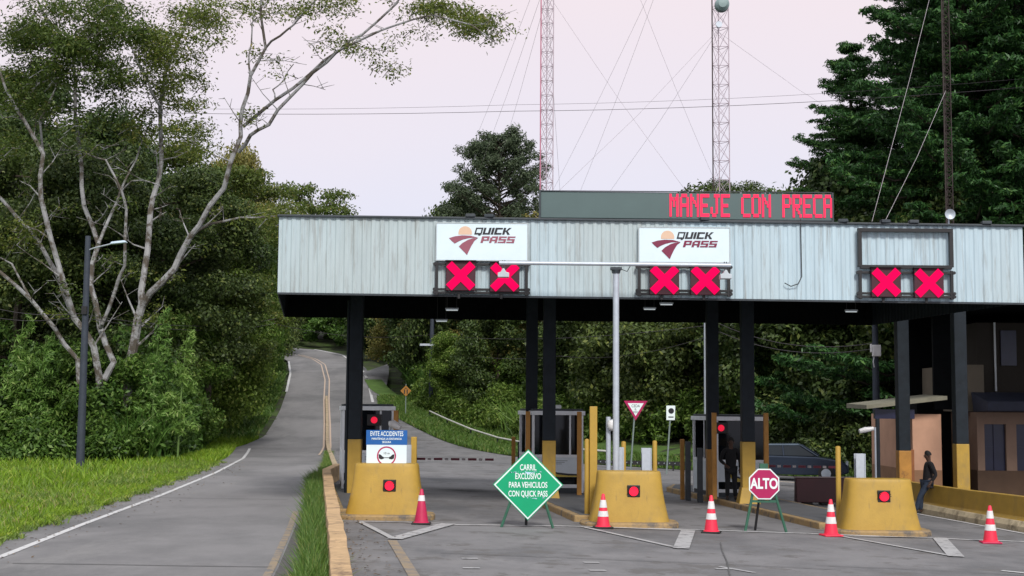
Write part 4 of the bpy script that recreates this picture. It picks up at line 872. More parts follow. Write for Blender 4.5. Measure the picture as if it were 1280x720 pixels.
# utility poles
def upole(px, base_py, Y, top_py, r, label, arms=(), m=None):
    p = at(px, base_py, Y); z = zs(p.x, Y)-.1; q = at(px, top_py, Y); tt = thing('utility_pole', label, 'pole', (p.x, Y, z)); h = q.z-z
    b = MB(); b.tube([(0, 0, 0), (0, 0, h)], [r*1.25, r*.8], 12); b.build('pole', m or mat('dark pole', (.035, .045, .065), .7, 0, .2, 3), tt, smooth=True)
    return tt, h, p
sp_, h, p = upole(100, 587, 52, 295, .13, 'tall dark pole with a street lamp arm on the left grass')
zl = at(150, 304, 51.2).z-sp_.location.z; zj = at(105, 313, 52).z-sp_.location.z; xl2 = at(148, 304, 51.2).x-p.x
b = MB(); b.tube([(.0, 0, zj), (.3, -.15, zj+.08), (xl2-.2, -.75, zl)], .03, 8); b.build('lamp_arm', M['steel'], sp_, smooth=True)
b = MB(); b.hexa([(xl2-.3, -.95, zl-.05), (xl2+.33, -.95, zl+.02), (xl2+.33, -.65, zl+.02), (xl2-.3, -.65, zl-.05)], [(xl2-.25, -.9, zl+.05), (xl2+.25, -.9, zl+.11), (xl2+.25, -.7, zl+.11), (xl2-.25, -.7, zl+.05)]); b.build('lamp_head', mat('pale lamp head', (.5, .62, .72), .4), sp_, bevel=.03)
b = MB(); b.box(-.1, .1, -.2, -.1, at(98, 388, 52).z-sp_.location.z-.15, at(98, 388, 52).z-sp_.location.z+.15); b.build('cable_box', M['black'], sp_)
up2, h, p = upole(539, 500, 103, 380, .17, 'dark pole on the green bank seen beneath the canopy')
b = MB(); b.box(-.9, .4, -.2, -.1, at(538, 431, 103).z-up2.location.z-.08, at(538, 431, 103).z-up2.location.z+.08); b.build('crossarm', M['steel'], up2)
up3, h, p = upole(1097, 600, 50, 395, .13, 'dark pole with a white box near the parked car')
zz = at(1097, 439, 50).z-up3.location.z; b = MB(); b.box(-.17, .13, -.3, -.14, zz-.2, zz+.22); b.box(-.24, -.18, -.25, -.14, zz-.05, zz+.25); b.build('meter_box', mat('white camera shell', (.8, .8, .8), .35), up3, bevel=.02)
b = MB(); b.tube([(-.1, -.2, zz-.2), (-.14, -.2, zz-.4), (-.1, -.18, zz-.6)], .02, 6); b.build('conduit', M['white'], up3)
pp = at(883, 520, 47); b = MB(); b.tube([(0, 0, 0), (0, 0, at(883, 400, 47).z-zs(pp.x, 47)+1)], [.09, .07], 10)
tag(b.build('steel_pole', M['steel'], None, smooth=True, loc=(pp.x, 47, zs(pp.x, 47))), 'slender pale steel pole left of the booth with the dark figure', 'pole')
# low cables
for P, l in (([(-80, 355, 60), (99, 392, 52), (345, 398, 90)], 'upper cable on the lamp pole running into the trees'), ([(-80, 372, 60), (98, 396, 52), (345, 404, 90)], 'lower cable on the lamp pole running into the trees'),
             ([(345, 405, 90), (539, 418, 103), (900, 405, 60), (1097, 428, 50)], 'upper cable strung between the poles beneath the canopy'), ([(539, 432, 103), (700, 445, 80), (900, 415, 62), (1097, 435, 50)], 'lower cable strung between the poles beneath the canopy')):
    wire('low_cable', [at(*q) for q in P], l, 'cable', .012, sag=.5, group='cables on the roadside poles')
# pipe rail along the bank
prail = [(plaza_right(y)+2.2, y) for y in (99, 94, 88, 82, 77)]+[(1.6, 72.5), (4.8, 68)]
pr = thing('pipe_rail', 'low white pipe rail curving along the green bank', 'railing', (prail[2][0], prail[2][1], 0)); o3 = Vector((prail[2][0], prail[2][1], 0))
b = MB(); b.tube([Vector((x, y, zs(x, y)+.55))-o3 for x, y in prail], .06, 8); b.build('rail', mat('dull white pipe', (.62, .62, .58), .5, 0, .15, 3), pr, smooth=True)
for x, y in prail: b = MB(); b.tube([Vector((x, y, zs(x, y)-.05))-o3, Vector((x, y, zs(x, y)+.5))-o3], .05, 6); b.build('post', M['darksteel'], pr)
b = MB()
A = at(742, 577, 62); B_ = at(862, 580, 60); 
for k in range(19):
    q = A.lerp(B_, k/18); b.box(q.x-A.x-.13, q.x-A.x+.08, q.y-62-.06, q.y-62+.06, q.z-A.z-.09, q.z-A.z+.09)
ch = thing('low_rail', 'low black beaded rail beyond the yield sign lawn', 'railing', (A.x, 62, A.z)); b.build('black_segments', M['black'], ch)
b = MB(); b.tube([(0, 0, 0), tuple(B_-A)], .035, 6); b.build('rail', M['steel'], ch)
b = MB()
for k in (0, 5, 10, 15, 18):
    q = A.lerp(B_, k/18)-A; b.box(q.x-.03, q.x+.03, q.y-.03, q.y+.03, q.z-1.0, q.z-.09)
b.build('posts', M['black'], ch)
# ================================================================== CAR
def car():
    p = at(990, 590, 55); z = zs(p.x, 55); tt = thing('parked_car', 'dark blue grey sedan parked beyond the right booth', 'car', (p.x, 55, z), math.radians(-14))
    paint_ = mat('dark blue grey car paint', (.035, .048, .075), .2, .4, .05, 2); gl = mat('car glass', (.015, .02, .026), .12, 0, .1, 2, spec=.35)
    S = [(-2.2, .35), (-2.25, .62), (-2.15, .93), (-1.5, 1.0), (1.0, .96), (1.95, .82), (2.2, .62), (2.22, .35), (1.9, .25), (-1.9, .25)]
    b = MB(); n = len(S); lay = []
    for yy, k, dz in ((-.88, .97, -.02), (-.84, 1, 0), (0, 1.01, .02), (.84, 1, 0), (.88, .97, -.02)):
        lay.append([(x*k, yy, z_+(dz if z_ > .6 else 0)) for x, z_ in S])
    vs = [v for l in lay for v in l]; fs = [tuple(range(n)), tuple(4*n+k for k in reversed(range(n)))]
    for i in range(4):
        for k in range(n): fs.append((i*n+k, (i+1)*n+k, (i+1)*n+(k+1) % n, i*n+(k+1) % n))
    b.add(vs, fs); b.build('body', paint_, tt, bevel=.05)
    b = MB(); b.hexa([(-1.55, -.78, .99), (1.05, -.78, .96), (1.05, .78, .96), (-1.55, .78, .99)], [(-1.0, -.6, 1.40), (.35, -.6, 1.42), (.35, .6, 1.42), (-1.0, .6, 1.40)]); b.build('windows', gl, tt, bevel=.04)
    b = MB(); b.hexa([(-1.05, -.64, 1.385), (.4, -.64, 1.405), (.4, .64, 1.405), (-1.05, .64, 1.385)], [(-.9, -.55, 1.45), (.25, -.55, 1.47), (.25, .55, 1.47), (-.9, .55, 1.45)]); b.build('roof', mat('car roof paint', (.10, .13, .17), .25, .4), tt, bevel=.03)
    for s in (-1, 1):
        for (x0, x1) in ((-1.55, -1.02), (-.28, -.33), (1.05, .37)): b = MB(); b.tube([(x0, s*.785, .98), (x1, s*.625, 1.40)], .035, 6); b.build('pillar', paint_, tt)
        for x in (-1.35, 1.35):
            b = MB(); b.lathe([(.2, -.11), (.31, -.1), (.32, 0), (.31, .1), (.2, .11)], 22, (x, s*.82, .32), 'y'); wh = b.build('wheel', M['rubber'], tt, smooth=True)
            b = MB(); b.lathe([(.19, -.118), (.2, .118)], 14, (x, s*.82, .32), 'y'); b.build('rim', M['steel'], wh)
    b = MB(); b.box(-2.27, -2.2, -.8, -.5, .68, .85); b.build('tail_light', M['conedark'], tt); b = MB(); b.box(-2.27, -2.2, .5, .8, .68, .85); b.build('tail_light', M['conedark'], tt)
    b = MB(); b.box(2.1, 2.2, -.8, -.5, .62, .76); b.build('headlight', M['steel'], tt); b = MB(); b.box(2.1, 2.2, .5, .8, .62, .76); b.build('headlight', M['steel'], tt)
car()
# ================================================================== PEOPLE
def skin(name, J, E, m, parent, root, sub=2):
    names = list(J); idx = {k: i for i, k in enumerate(names)}
    me = bpy.data.meshes.new(name); me.from_pydata([J[k][0] for k in names], [(idx[a], idx[b]) for a, b in E], [])
    me.materials.append(m); o = bpy.data.objects.new(name, me); C.objects.link(o); o.parent = parent
    s = o.modifiers.new('skin', 'SKIN'); s.use_smooth_shade = True
    for i, k in enumerate(names):
        v = me.skin_vertices[0].data[i]; r = J[k][1]; v.radius = r if hasattr(r, '__len__') else (r, r); v.use_root = (k == root)
    u = o.modifiers.new('sub', 'SUBSURF'); u.levels = sub; u.render_levels = sub; return o
def person(loc, rz, P, label, shirt, trousers, skinm, hairm):
    """P: joint positions in local space, figure faces -Y before rotation"""
    tt = thing('person', label, 'person', loc, rz)
    V = Vector
    def mixv(a, b, t): return tuple(V(a).lerp(V(b), t))
    J = {}; E = []
    J['pelvis'] = (P['pelvis'], (.13, .11)); J['chest'] = (mixv(P['pelvis'], P['neck'], .6), (.15, .11)); J['neckb'] = (mixv(P['pelvis'], P['neck'], .93), (.09, .08)); J['neck'] = (P['neck'], .052)
    hd = V(P['head']); nk = V(P['neck']); up = (hd-nk).normalized(); J['jaw'] = (tuple(nk.lerp(hd, .45)), (.062, .07)); J['head'] = (tuple(hd), (.078, .095)); J['crown'] = (tuple(hd+up*.085), (.06, .075))
    E += [('pelvis', 'chest'), ('chest', 'neckb'), ('neckb', 'neck'), ('neck', 'jaw'), ('jaw', 'head'), ('head', 'crown')]
    for s in 'lr':
        J['sh'+s] = (P['sh'+s], .06); J['el'+s] = (P['el'+s], .042); J['wr'+s] = (P['wr'+s], .028); d = (V(P['wr'+s])-V(P['el'+s])).normalized()
        palm = V(P['wr'+s])+d*.06; J['pa'+s] = (tuple(palm), (.036, .02)); E += [('neckb', 'sh'+s), ('sh'+s, 'el'+s), ('el'+s, 'wr'+s), ('wr'+s, 'pa'+s)]
        side = d.cross(V((0, 1, 0))); side = side.normalized() if side.length > .1 else V((1, 0, 0)); fwd = side.cross(d)
        for i, (off, ln) in enumerate(((-.028, .06), (-.010, .075), (.010, .08), (.028, .07))):
            a = palm+d*.035+side*off; b_ = a+d*ln*.55+fwd*.01; c_ = b_+d*ln*.35+fwd*.03
            for nme, q, r in (('f%da' % i, a, .0105), ('f%db' % i, b_, .009), ('f%dc' % i, c_, .007)): J[nme+s] = (tuple(q), r)
            E += [('pa'+s, 'f%da' % i+s), ('f%da' % i+s, 'f%db' % i+s), ('f%db' % i+s, 'f%dc' % i+s)]
        a = V(P['wr'+s])+d*.03-side*.035; b_ = a+d*.035-side*.015+fwd*.012; J['t0'+s] = (tuple(a), .012); J['t1'+s] = (tuple(b_), .009); E += [('wr'+s, 't0'+s), ('t0'+s, 't1'+s)]
        J['hip'+s] = (P['hip'+s], .085); J['kn'+s] = (P['kn'+s], .058); J['an'+s] = (P['an'+s], .038); J['he'+s] = (tuple(V(P['an'+s])+V((0, .02, -.05))), .035); J['to'+s] = (P['to'+s], (.042, .025))
        E += [('pelvis', 'hip'+s), ('hip'+s, 'kn'+s), ('kn'+s, 'an'+s), ('an'+s, 'he'+s), ('he'+s, 'to'+s)]
    skin('body', J, E, skinm, tt, 'pelvis')
    # clothes: the same joints, fuller
    j = {k: J[k] for k in ('pelvis', 'chest', 'neckb')}; j['hem'] = (mixv(P['pelvis'], P['neck'], -.1), (.155, .13)); j['pelvis'] = (J['pelvis'][0], (.155, .13)); j['chest'] = (J['chest'][0], (.175, .135)); j['neckb'] = (J['neckb'][0], (.10, .09))
    e2 = [('pelvis', 'hem'), ('pelvis', 'chest'), ('chest', 'neckb')]
    for s in 'lr':
        j['sh'+s] = (P['sh'+s], .075); j['el'+s] = (P['el'+s], .058); j['wr'+s] = (mixv(P['el'+s], P['wr'+s], .9), .042); e2 += [('neckb', 'sh'+s), ('sh'+s, 'el'+s), ('el'+s, 'wr'+s)]
    skin('shirt', j, e2, shirt, tt, 'pelvis')
    j = {'pelvis': (P['pelvis'], (.145, .125))}; e2 = []
    for s in 'lr':
        j['hip'+s] = (P['hip'+s], .105); j['kn'+s] = (P['kn'+s], .075); j['an'+s] = (P['an'+s], .062); e2 += [('pelvis', 'hip'+s), ('hip'+s, 'kn'+s), ('kn'+s, 'an'+s)]
    skin('trousers', j, e2, trousers, tt, 'pelvis')
    for s in 'lr':
        skin('shoe', {'a': (tuple(V(P['an'+s])+V((0, .03, -.045))), .05), 'b': (tuple(V(P['to'+s])*.5+V(P['an'+s])*.5+V((0, 0, -.03))), (.05, .04)), 'c': (P['to'+s], (.048, .033))}, [('a', 'b'), ('b', 'c')], M['rubber'], tt, 'a', 1)
    fd = V(P['face']).normalized(); sd_ = fd.cross(up).normalized()
    b = MB(); o_ = hd+up*.03-fd*.015; n = 12
    for i in range(7):
        for k in range(n):
            ph = math.pi*.5*i/6*1.15; th_ = 2*math.pi*k/n; dv = sd_*math.sin(ph)*math.cos(th_)*.088-fd*(-math.sin(ph)*math.sin(th_))*.098*(1.08 if math.sin(th_) < 0 else .8)+up*math.cos(ph)*.112; b.v.append(tuple(o_+dv))
    for i in range(6):
        for k in range(n): b.f.append((i*n+k, i*n+(k+1) % n, (i+1)*n+(k+1) % n, (i+1)*n+k))
    b.build('hair', hairm, tt, smooth=True)
    b = MB(); q = hd+fd*.098-up*.012; b.tube([q+up*.03-fd*.01, q+fd*.012-up*.012, q-up*.02], [.008, .014, .008], 6); b.build('nose', skinm, tt, smooth=True)
    for s in (-1, 1):
        b = MB(); q = hd+fd*.09+sd_*s*.032+up*.015; b.lathe([(.002, -.008), (.01, -.003), (.01, .003), (.002, .008)], 8, tuple(q)); b.build('eye', M['textblack'], tt)
        b = MB(); q = hd+sd_*s*.082; b.lathe([(.005, -.03), (.016, -.012), (.017, .012), (.005, .03)], 8, tuple(q)); b.build('ear', skinm, tt)
    b = MB(); q = hd+fd*.092-up*.05; b.tube([q-sd_*.022, q+fd*.004, q+sd_*.022], .006, 6); b.build('mouth', mat('lips', (.08, .03, .025), .6), tt)
    return tt
sk = mat('dark brown skin', (.07, .036, .024), .6, 0, .1, 6); hair = mat('black hair', (.008, .008, .008), .8); blk = mat('black jacket cloth', (.008, .008, .010), .95, 0, .3, 8); jean = mat('dark denim', (.018, .03, .055), .9, 0, .25, 12)
# leaning man: local x left/right as in the picture, faces -x
lean = at(1150, 641, 37.0); gz = zs(lean.x, 37.0)
P = dict(pelvis=(.14, .1, .86), neck=(.20, .1, 1.40), head=(.155, .08, 1.57), face=(-1, -.25, -.15), shl=(.20, -.10, 1.33), shr=(.22, .28, 1.33), ell=(.30, -.16, 1.06), elr=(.32, .32, 1.06), wrl=(.16, -.18, .86), wrr=(.30, .30, .82),
         hipl=(.13, .0, .82), hipr=(.13, .2, .82), knl=(-.10, -.02, .48), knr=(.0, .22, .46), anl=(-.22, -.04, .09), anr=(-.02, .2, .09), tol=(-.40, -.08, .035), tor=(-.2, .16, .035))
person((lean.x+.10, 37.0, gz), 0, P, 'man in black jacket and dark jeans leaning back on the yellow wall', blk, jean, sk, hair)
q = at(914, 622, 38.2); gz = zs(q.x, 38.2)+.15
P = dict(pelvis=(0, 0, .88), neck=(0, 0, 1.42), head=(0, -.02, 1.60), face=(-.3, -1, 0), shl=(-.19, 0, 1.36), shr=(.19, 0, 1.36), ell=(-.30, .02, 1.10), elr=(.26, .02, 1.08), wrl=(-.18, -.16, .98), wrr=(.24, -.08, .86),
         hipl=(-.09, 0, .84), hipr=(.09, 0, .84), knl=(-.10, -.03, .48), knr=(.10, .0, .48), anl=(-.11, 0, .09), anr=(.12, .02, .09), tol=(-.13, -.17, .035), tor=(.16, -.14, .035))
person((q.x, 38.2, gz), 0, P, 'dim figure in black standing against the right booth near the ALTO sign', blk, mat('black trousers', (.008, .009, .012), .9), sk, hair)
# ================================================================== VEGETATION
bark = mat('brown bark', (.07, .055, .04), .9, 0, .3, 3, bump=.5, bscale=12); pale = mat('pale lichened bark', (.31, .31, .32), .85, 0, .35, 1.6, bump=.5, bscale=14, stain=[((.09, .075, .06), 1.7, .46, .56), ((.08, .10, .05), 4, .58, .68)])
G = dict(dark=leafmat('dark forest leaves', (.026, .048, .012), (.095, .15, .036), .25, (.20, .24, .06)), olive=leafmat('olive leaves', (.05, .08, .014), (.155, .215, .04), .42, (.27, .25, .07)),
 bright=leafmat('bright vine leaves', (.05, .105, .016), (.18, .30, .05), .4, (.36, .44, .12)), conifer=leafmat('deep green conifer sprays', (.014, .05, .014), (.06, .165, .04), .25, (.13, .26, .055)),
 grey=leafmat('grey green far leaves', (.045, .072, .04), (.13, .175, .095), .35), rust=leafmat('rusty tinted leaves', (.10, .12, .025), (.27, .26, .07), .35, (.38, .32, .10)),
 grass=leafmat('lawn grass', (.14, .25, .015), (.30, .46, .035), .35, (.43, .45, .08)), verge=leafmat('verge grass', (.07, .14, .02), (.18, .29, .055), .3, (.36, .36, .12)),
 reed=leafmat('tall reed leaves', (.07, .16, .025), (.20, .36, .08), .4, (.34, .42, .16)), ydeep=leafmat('deep green undergrowth leaves', (.03, .075, .012), (.12, .23, .035), .3, (.22, .33, .08)))  # ydeep: deeper green mix for undergrowth
def trunk_mesh(H, r, nb, R, base, seed, m):
    rs = random.Random(seed); b = MB(); top = Vector((rs.uniform(-.4, .4), rs.uniform(-.4, .4), H*.9)); tips = []
    P = [Vector((0, 0, -.2)), Vector((rs.uniform(-.2, .2), rs.uniform(-.2, .2), H*.3)), Vector((rs.uniform(-.4, .4), rs.uniform(-.3, .3), H*.6)), top]
    b.tube(P, [r, r*.8, r*.5, r*.12], 9)
    for i in range(nb):
        t_ = base+(.92-base)*i/nb; k = t_/.9*3; k0 = min(2, int(k)); q = P[k0].lerp(P[k0+1], min(1, k-k0)); a = rs.uniform(0, 6.28); L = R*rs.uniform(.6, .95)*(1-.45*abs(t_-.5))
        e_ = q+Vector((math.cos(a)*L, math.sin(a)*L, L*rs.uniform(.25, .6))); mdl = q.lerp(e_, .5)+Vector((0, 0, -L*.06)); b.tube([q, mdl, e_], [r*.35*(1-t_*.5), r*.2, r*.05], 6); tips.append(e_)
        for s in range(2):
            f_ = mdl.lerp(e_, rs.uniform(0, .6)); g_ = f_+Vector((rs.uniform(-1, 1), rs.uniform(-1, 1), rs.uniform(.2, 1)))*L*.35; b.tube([f_, g_], [r*.12, r*.03], 5); tips.append(g_)
    return b, tips
def broadleaf(seed, H, R, base, n, leaf, m, flat=.6, gap=.75):
    rs = random.Random(seed); b, tips = trunk_mesh(H, H*.016+.08, 14, R, base, seed, None); cl_ = []
    for t_ in tips:
        r = R*rs.uniform(.20, .36); cl_.append((t_.x, t_.y, t_.z, r, r, r*flat))
    for i in range(26):
        a = rs.uniform(0, 6.28); z = rs.uniform(base+.05, 1); rr = R*math.sqrt(max(.05, 1-((z-(base+1)/2)/((1-base)/2+.08))**2))*rs.uniform(.55, 1); r = R*rs.uniform(.16, .30)
        cl_.append((math.cos(a)*rr, math.sin(a)*rr, z*H, r, r, r*flat))
    p, d = cloud(cl_, n, .4); return b, leafmesh('crown', p, d, leaf, m, .55, link=False)
PROTO = {}
def tree(name, kind, x, y, label, s=1, rz=0, sz=None, group=None, z=None):
    b, cm = PROTO[kind]
    if isinstance(b, MB):
        o = b.build('trunk', bark); tm = o.data; bpy.data.objects.remove(o); PROTO[kind] = (tm, cm); b = tm
    tt = thing(name, label, 'tree', (x, y, (zs(x, y) if z is None else z)-.1), rz, group); tt.scale = (s, s, sz or s)
    for nme, me_ in (('trunk', b), ('crown', cm)):
        o = bpy.data.objects.new(nme, me_); C.objects.link(o); o.parent = tt
    return tt
PROTO['dark'] = broadleaf(1, 20, 6.5, .25, 78000, .25, G['dark']); PROTO['olive'] = broadleaf(2, 20, 6.5, .3, 34000, .25, G['olive'], .36)
PROTO['low'] = broadleaf(3, 9, 3.8, .08, 42000, .21, G['bright'], .8); PROTO['lowdark'] = broadleaf(4, 9, 4.2, .05, 44000, .22, G['dark'], .75)
PROTO['rust'] = broadleaf(5, 10, 4.6, .1, 40000, .22, G['rust'], .5); PROTO['grey'] = broadleaf(6, 16, 5.2, .35, 12000, .34, G['grey'], .5)
PROTO['sparse'] = broadleaf(9, 12, 4.8, .5, 7000, .30, G['olive'], .35)
def conifer(seed, H, R, n, leaf, m):
    rs = random.Random(seed); b = MB(); b.tube([(0, 0, -.2), (.1, 0, H*.5), (0, .1, H)], [.45, .28, .04], 10); cl_ = []; z = 1.2; k = 0
    while z < H-.3:
        t_ = z/H; nb = 8 if t_ < .8 else 5; a0 = rs.uniform(0, 6.28)
        for j in range(nb):
            L = (R*(1-t_)**.68+.25)*rs.choice((.62, .8, .95, 1.05, 1.18)); a = a0+j*6.283/nb+rs.uniform(-.25, .25); zz_ = z+rs.uniform(-.35, .35)
            o_ = Vector((0, 0, zz_)); d_ = Vector((math.cos(a), math.sin(a), 0)); q_ = Vector((-d_.y, d_.x, 0)); rise = rs.uniform(-.04, .16)
            e_ = o_+d_*L+Vector((0, 0, L*rise)); b.tube([o_, o_.lerp(e_, .55)-Vector((0, 0, .12*L)), e_], [.08*(1.1-t_), .05, .015], 5)
            m_ = max(4, int(L*1.9))
            for i in range(m_):
                f_ = .3+.72*i/(m_-1); c = o_+d_*L*f_+Vector((0, 0, L*rise*f_-.45*L*f_*(1-f_)*.6)); wdt = (.32+.75*(1-f_)*min(1, L/4))
                for sd_ in (-1, 0, 1):
                    p_ = c+q_*sd_*wdt*rs.uniform(.5, 1)+Vector((0, 0, rs.uniform(-.12, .12)-.1*abs(sd_))); r = rs.uniform(.30, .52)*(1.1-.35*f_); cl_.append((p_.x, p_.y, p_.z, r*1.25, r*1.25, r*.38))
        z += rs.uniform(.75, 1.1); k += 1
    for i in range(14): cl_.append((rs.uniform(-1, 1)*.5, rs.uniform(-1, 1)*.5, H*(.08+.06*i), 1.6*(1-i/15)+.3, 1.6*(1-i/15)+.3, 1.0))
    p, d = cloud(cl_, n, .6, .9); return b, leafmesh('crown', p, d, leaf, m, .26, link=False)
PROTO['conifer'] = conifer(11, 26, 7.6, 230000, .27, G['conifer'])
# far forest trees on the left and round the road
TG = 'forest trees beside the road'
def tp(px, Y): return at(px, 500, Y).x
forest = [('olive', 'tall_tree', -20, 84, 'tall olive crowned tree at the left edge behind the pale stems', 1.12), ('dark', 'tall_tree', 70, 80, 'tall dark tree behind the leaning pale stems', 1.0), ('olive', 'tall_tree', 150, 88, 'tall olive tree towering behind the lamp pole', .98),
 ('dark', 'tall_tree', 215, 82, 'dark tree with ragged top between the pale trunks', .82), ('dark', 'tall_tree', -60, 76, 'very dark leafy tree cut by the left edge', .9), ('olive', 'tall_tree', 262, 98, 'olive tree left of the open sky gap', .92),
 ('dark', 'tall_tree', 20, 68, 'dark tree close behind the left bushes', .8), ('dark', 'tall_tree', 120, 70, 'dark tree close behind the lamp pole', .78), ('dark', 'tall_tree', 200, 72, 'dark tree close behind the forked pale trunk', .76), ('olive', 'tall_tree', 256, 78, 'olive rounded tree right of the forked pale trunk', .68),
 ('dark', 'tall_tree', 275, 132, 'distant dark tree behind the rust tinted one', .8)]
road = [('rust', 215, 88, 14.0, 1.0, 'rust tinted tree above the left road bend'), ('low', 246, 80, 11.0, 1.0, 'bright green vine covered tree leaning to the left road'), ('low', 296, 103, 14.5, .95, 'bright vine covered tree further up the left road edge'), ('olive', 262, 92, 16, .5, 'olive tree behind the vine covered ones'),
 ('low', 306, 116, 14.5, .95, 'green tree near the far left road bend'), ('lowdark', 322, 130, 14, 1.0, 'dark tree shading the left side of far road crest'), ('low', 316, 110, 9, .6, 'narrow green tree closest to the far left road edge'), ('low', 214, 71, 7.5, .8, 'bright rounded vine clump nearest the left road curve'),
 ('low', 272, 90, 10.5, .9, 'low green tree at the left edge of the climbing road'), ('lowdark', 345, 150, 9, .8, 'dark tree overhanging the far road bend'), ('rust', 290, 126, 19, 1.0, 'rust tinted tree behind the narrow green one')]
for i, (k, px, Y, hh, s, l) in enumerate(road): tree('roadside_tree', k, tp(px, Y), Y, l, s, i*1.9, hh/(20 if k == 'olive' else 9.5), group=TG)
tree('sparse_tree', 'sparse', tp(396, 190), 190, 'thin flat topped tree peeking above the left end of the canopy', 1.35, .4, (at(388, 236, 190).z-zs(tp(396, 190), 190))/12, group=TG)
for i, (k, nme, px, Y, l, s) in enumerate(forest): tree(nme, k, tp(px, Y), Y, l, s, i*1.7, group=TG)
bank = [('lowdark', 345, 178, 'dark tree left of the road crest under the fascia end', 1.4), ('lowdark', 375, 174, 'dark tree at the road crest under the canopy, left', 1.3), ('lowdark', 410, 176, 'dark tree above the middle of the road crest', 1.4), ('lowdark', 446, 168, 'dark tree right of the road crest', 1.4), ('lowdark', 484, 150, 'dark tree behind the driveway at the crest', 1.3), ('dark', 505, 150, 'taller dark tree whose top just clears the fascia', .72),
 ('rust', 520, 128, 'rust tinted tree behind the dark bank pole', 1.1), ('lowdark', 552, 118, 'dark tree on the bank left of the lattice mast foot', 1.25), ('rust', 590, 116, 'wide rust tinted tree on the upper bank', 1.35), ('rust', 645, 108, 'rust tinted tree above the gold striped booth', 1.3), ('lowdark', 625, 96, 'dark bushy tree low on the bank behind the booth', .8),
 ('low', 575, 100, 'pale green bushy tree low on the open bank', .62), ('rust', 705, 98, 'rust tinted tree between columns and gantry pole', 1.2), ('lowdark', 740, 88, 'dark tree directly behind the gantry pole', 1.15), ('lowdark', 770, 90, 'green tree behind the yield sign', 1.1), ('lowdark', 806, 80, 'dark tree between the two small road signs', 1.2), ('dark', 850, 84, 'tall dark tree behind the slender steel pole', .62),
 ('lowdark', 872, 73, 'dark tree beyond the lane left of the figure', 1.05), ('lowdark', 912, 78, 'dark tree behind the right booth roof', 1.3), ('low', 968, 70, 'leafy green tree hanging over the parked car', 1.15), ('lowdark', 1010, 66, 'dark tree close behind the parked car', 1.1), ('low', 1040, 74, 'green tree left of the white box pole', 1.3), ('lowdark', 1075, 64, 'dark tree behind the white box pole', 1.2),
 ('lowdark', 1120, 68, 'dark tree behind the peach office porch', 1.3), ('lowdark', 1165, 62, 'dark tree over the peach office roof', 1.2), ('dark', 820, 108, 'tall dark tree hidden mostly by the fascia, centre', .62), ('dark', 930, 100, 'tall dark tree hidden mostly by the fascia, right', .66), ('dark', 560, 150, 'far dark tree below the sky gap left of the pine', .66), ('dark', 690, 140, 'far dark tree at the message board left end', .66), ('dark', 760, 125, 'far dark tree under the message board', .62),
 ('dark', 1230, 60, 'dark tree behind the upper office wall', .62)]
for i, (k, px, Y, l, s) in enumerate(bank): tree('bank_tree', k, tp(px, Y), Y, l, s, i*2.3+1, group='trees on the bank behind the plaza')
# central tree above canopy
def openpine():
    rs = random.Random(5); H, R = 21, 7.4; b = MB(); b.tube([(0, 0, 0), (.15, 0, 9), (0, .1, H*.98)], [.34, .22, .04], 10); cl_ = []
    for i in range(120):
        t_ = .2+.78*i/120; L = (R*(1-t_)**.55*rs.uniform(.65, 1.15)+.5)*1.05; a = i*2.4+rs.uniform(-.4, .4); z = t_*H; e_ = Vector((math.cos(a)*L, math.sin(a)*L, z+L*.42)); o_ = Vector((0, 0, z))
        b.tube([o_, o_.lerp(e_, .55)-Vector((0, 0, .15)), e_], [.08, .05, .015], 5)
        for f_ in (.4, .58, .75, .9, 1.02):
            if rs.random() < .12: continue
            c = o_.lerp(e_, f_)+Vector((rs.uniform(-.4, .4), rs.uniform(-.4, .4), rs.uniform(-.1, .4))); r = rs.uniform(.4, .78); cl_.append((c.x, c.y, c.z, r, r, r*.75))
    p, d = cloud(cl_, 60000, .5, .8); return b, leafmesh('crown', p, d, .27, G['grey'], .35, link=False)
PROTO['openpine'] = openpine()
z_ = at(622, 164, 108).z; gz = zs(tp(622, 108), 108); s_ = (z_-gz)/21.3
tree('open_pine', 'openpine', tp(622, 108), 108, 'airy conical pine against the sky left of message board', s_, .7, s_)
tree('round_tree', 'lowdark', tp(550, 112), 112, 'low rounded tree at the foot of the airy pine', 1.0, 0, (at(550, 264, 112).z-zs(tp(550, 112), 112))/9.0)
for i, (px, Y, l, s) in enumerate(((1212, 60, 'big dark conifer with stepped left edge above the empty frame', 1.05), (1290, 66, 'tallest dark conifer right of the rusty mast', 1.2), (1360, 58, 'dark conifer cut by the right edge of view', 1.12), (1160, 74, 'dark conifer lower down behind the big stepped one', .95), (1068, 68, 'shorter conifer at the right end of message board', .74), (1400, 66, 'outer conifer beyond the right edge of view', 1.2))):
    tree('conifer', 'conifer', tp(px, Y), Y, l, s, i*1.3, group='dark conifers on the right')
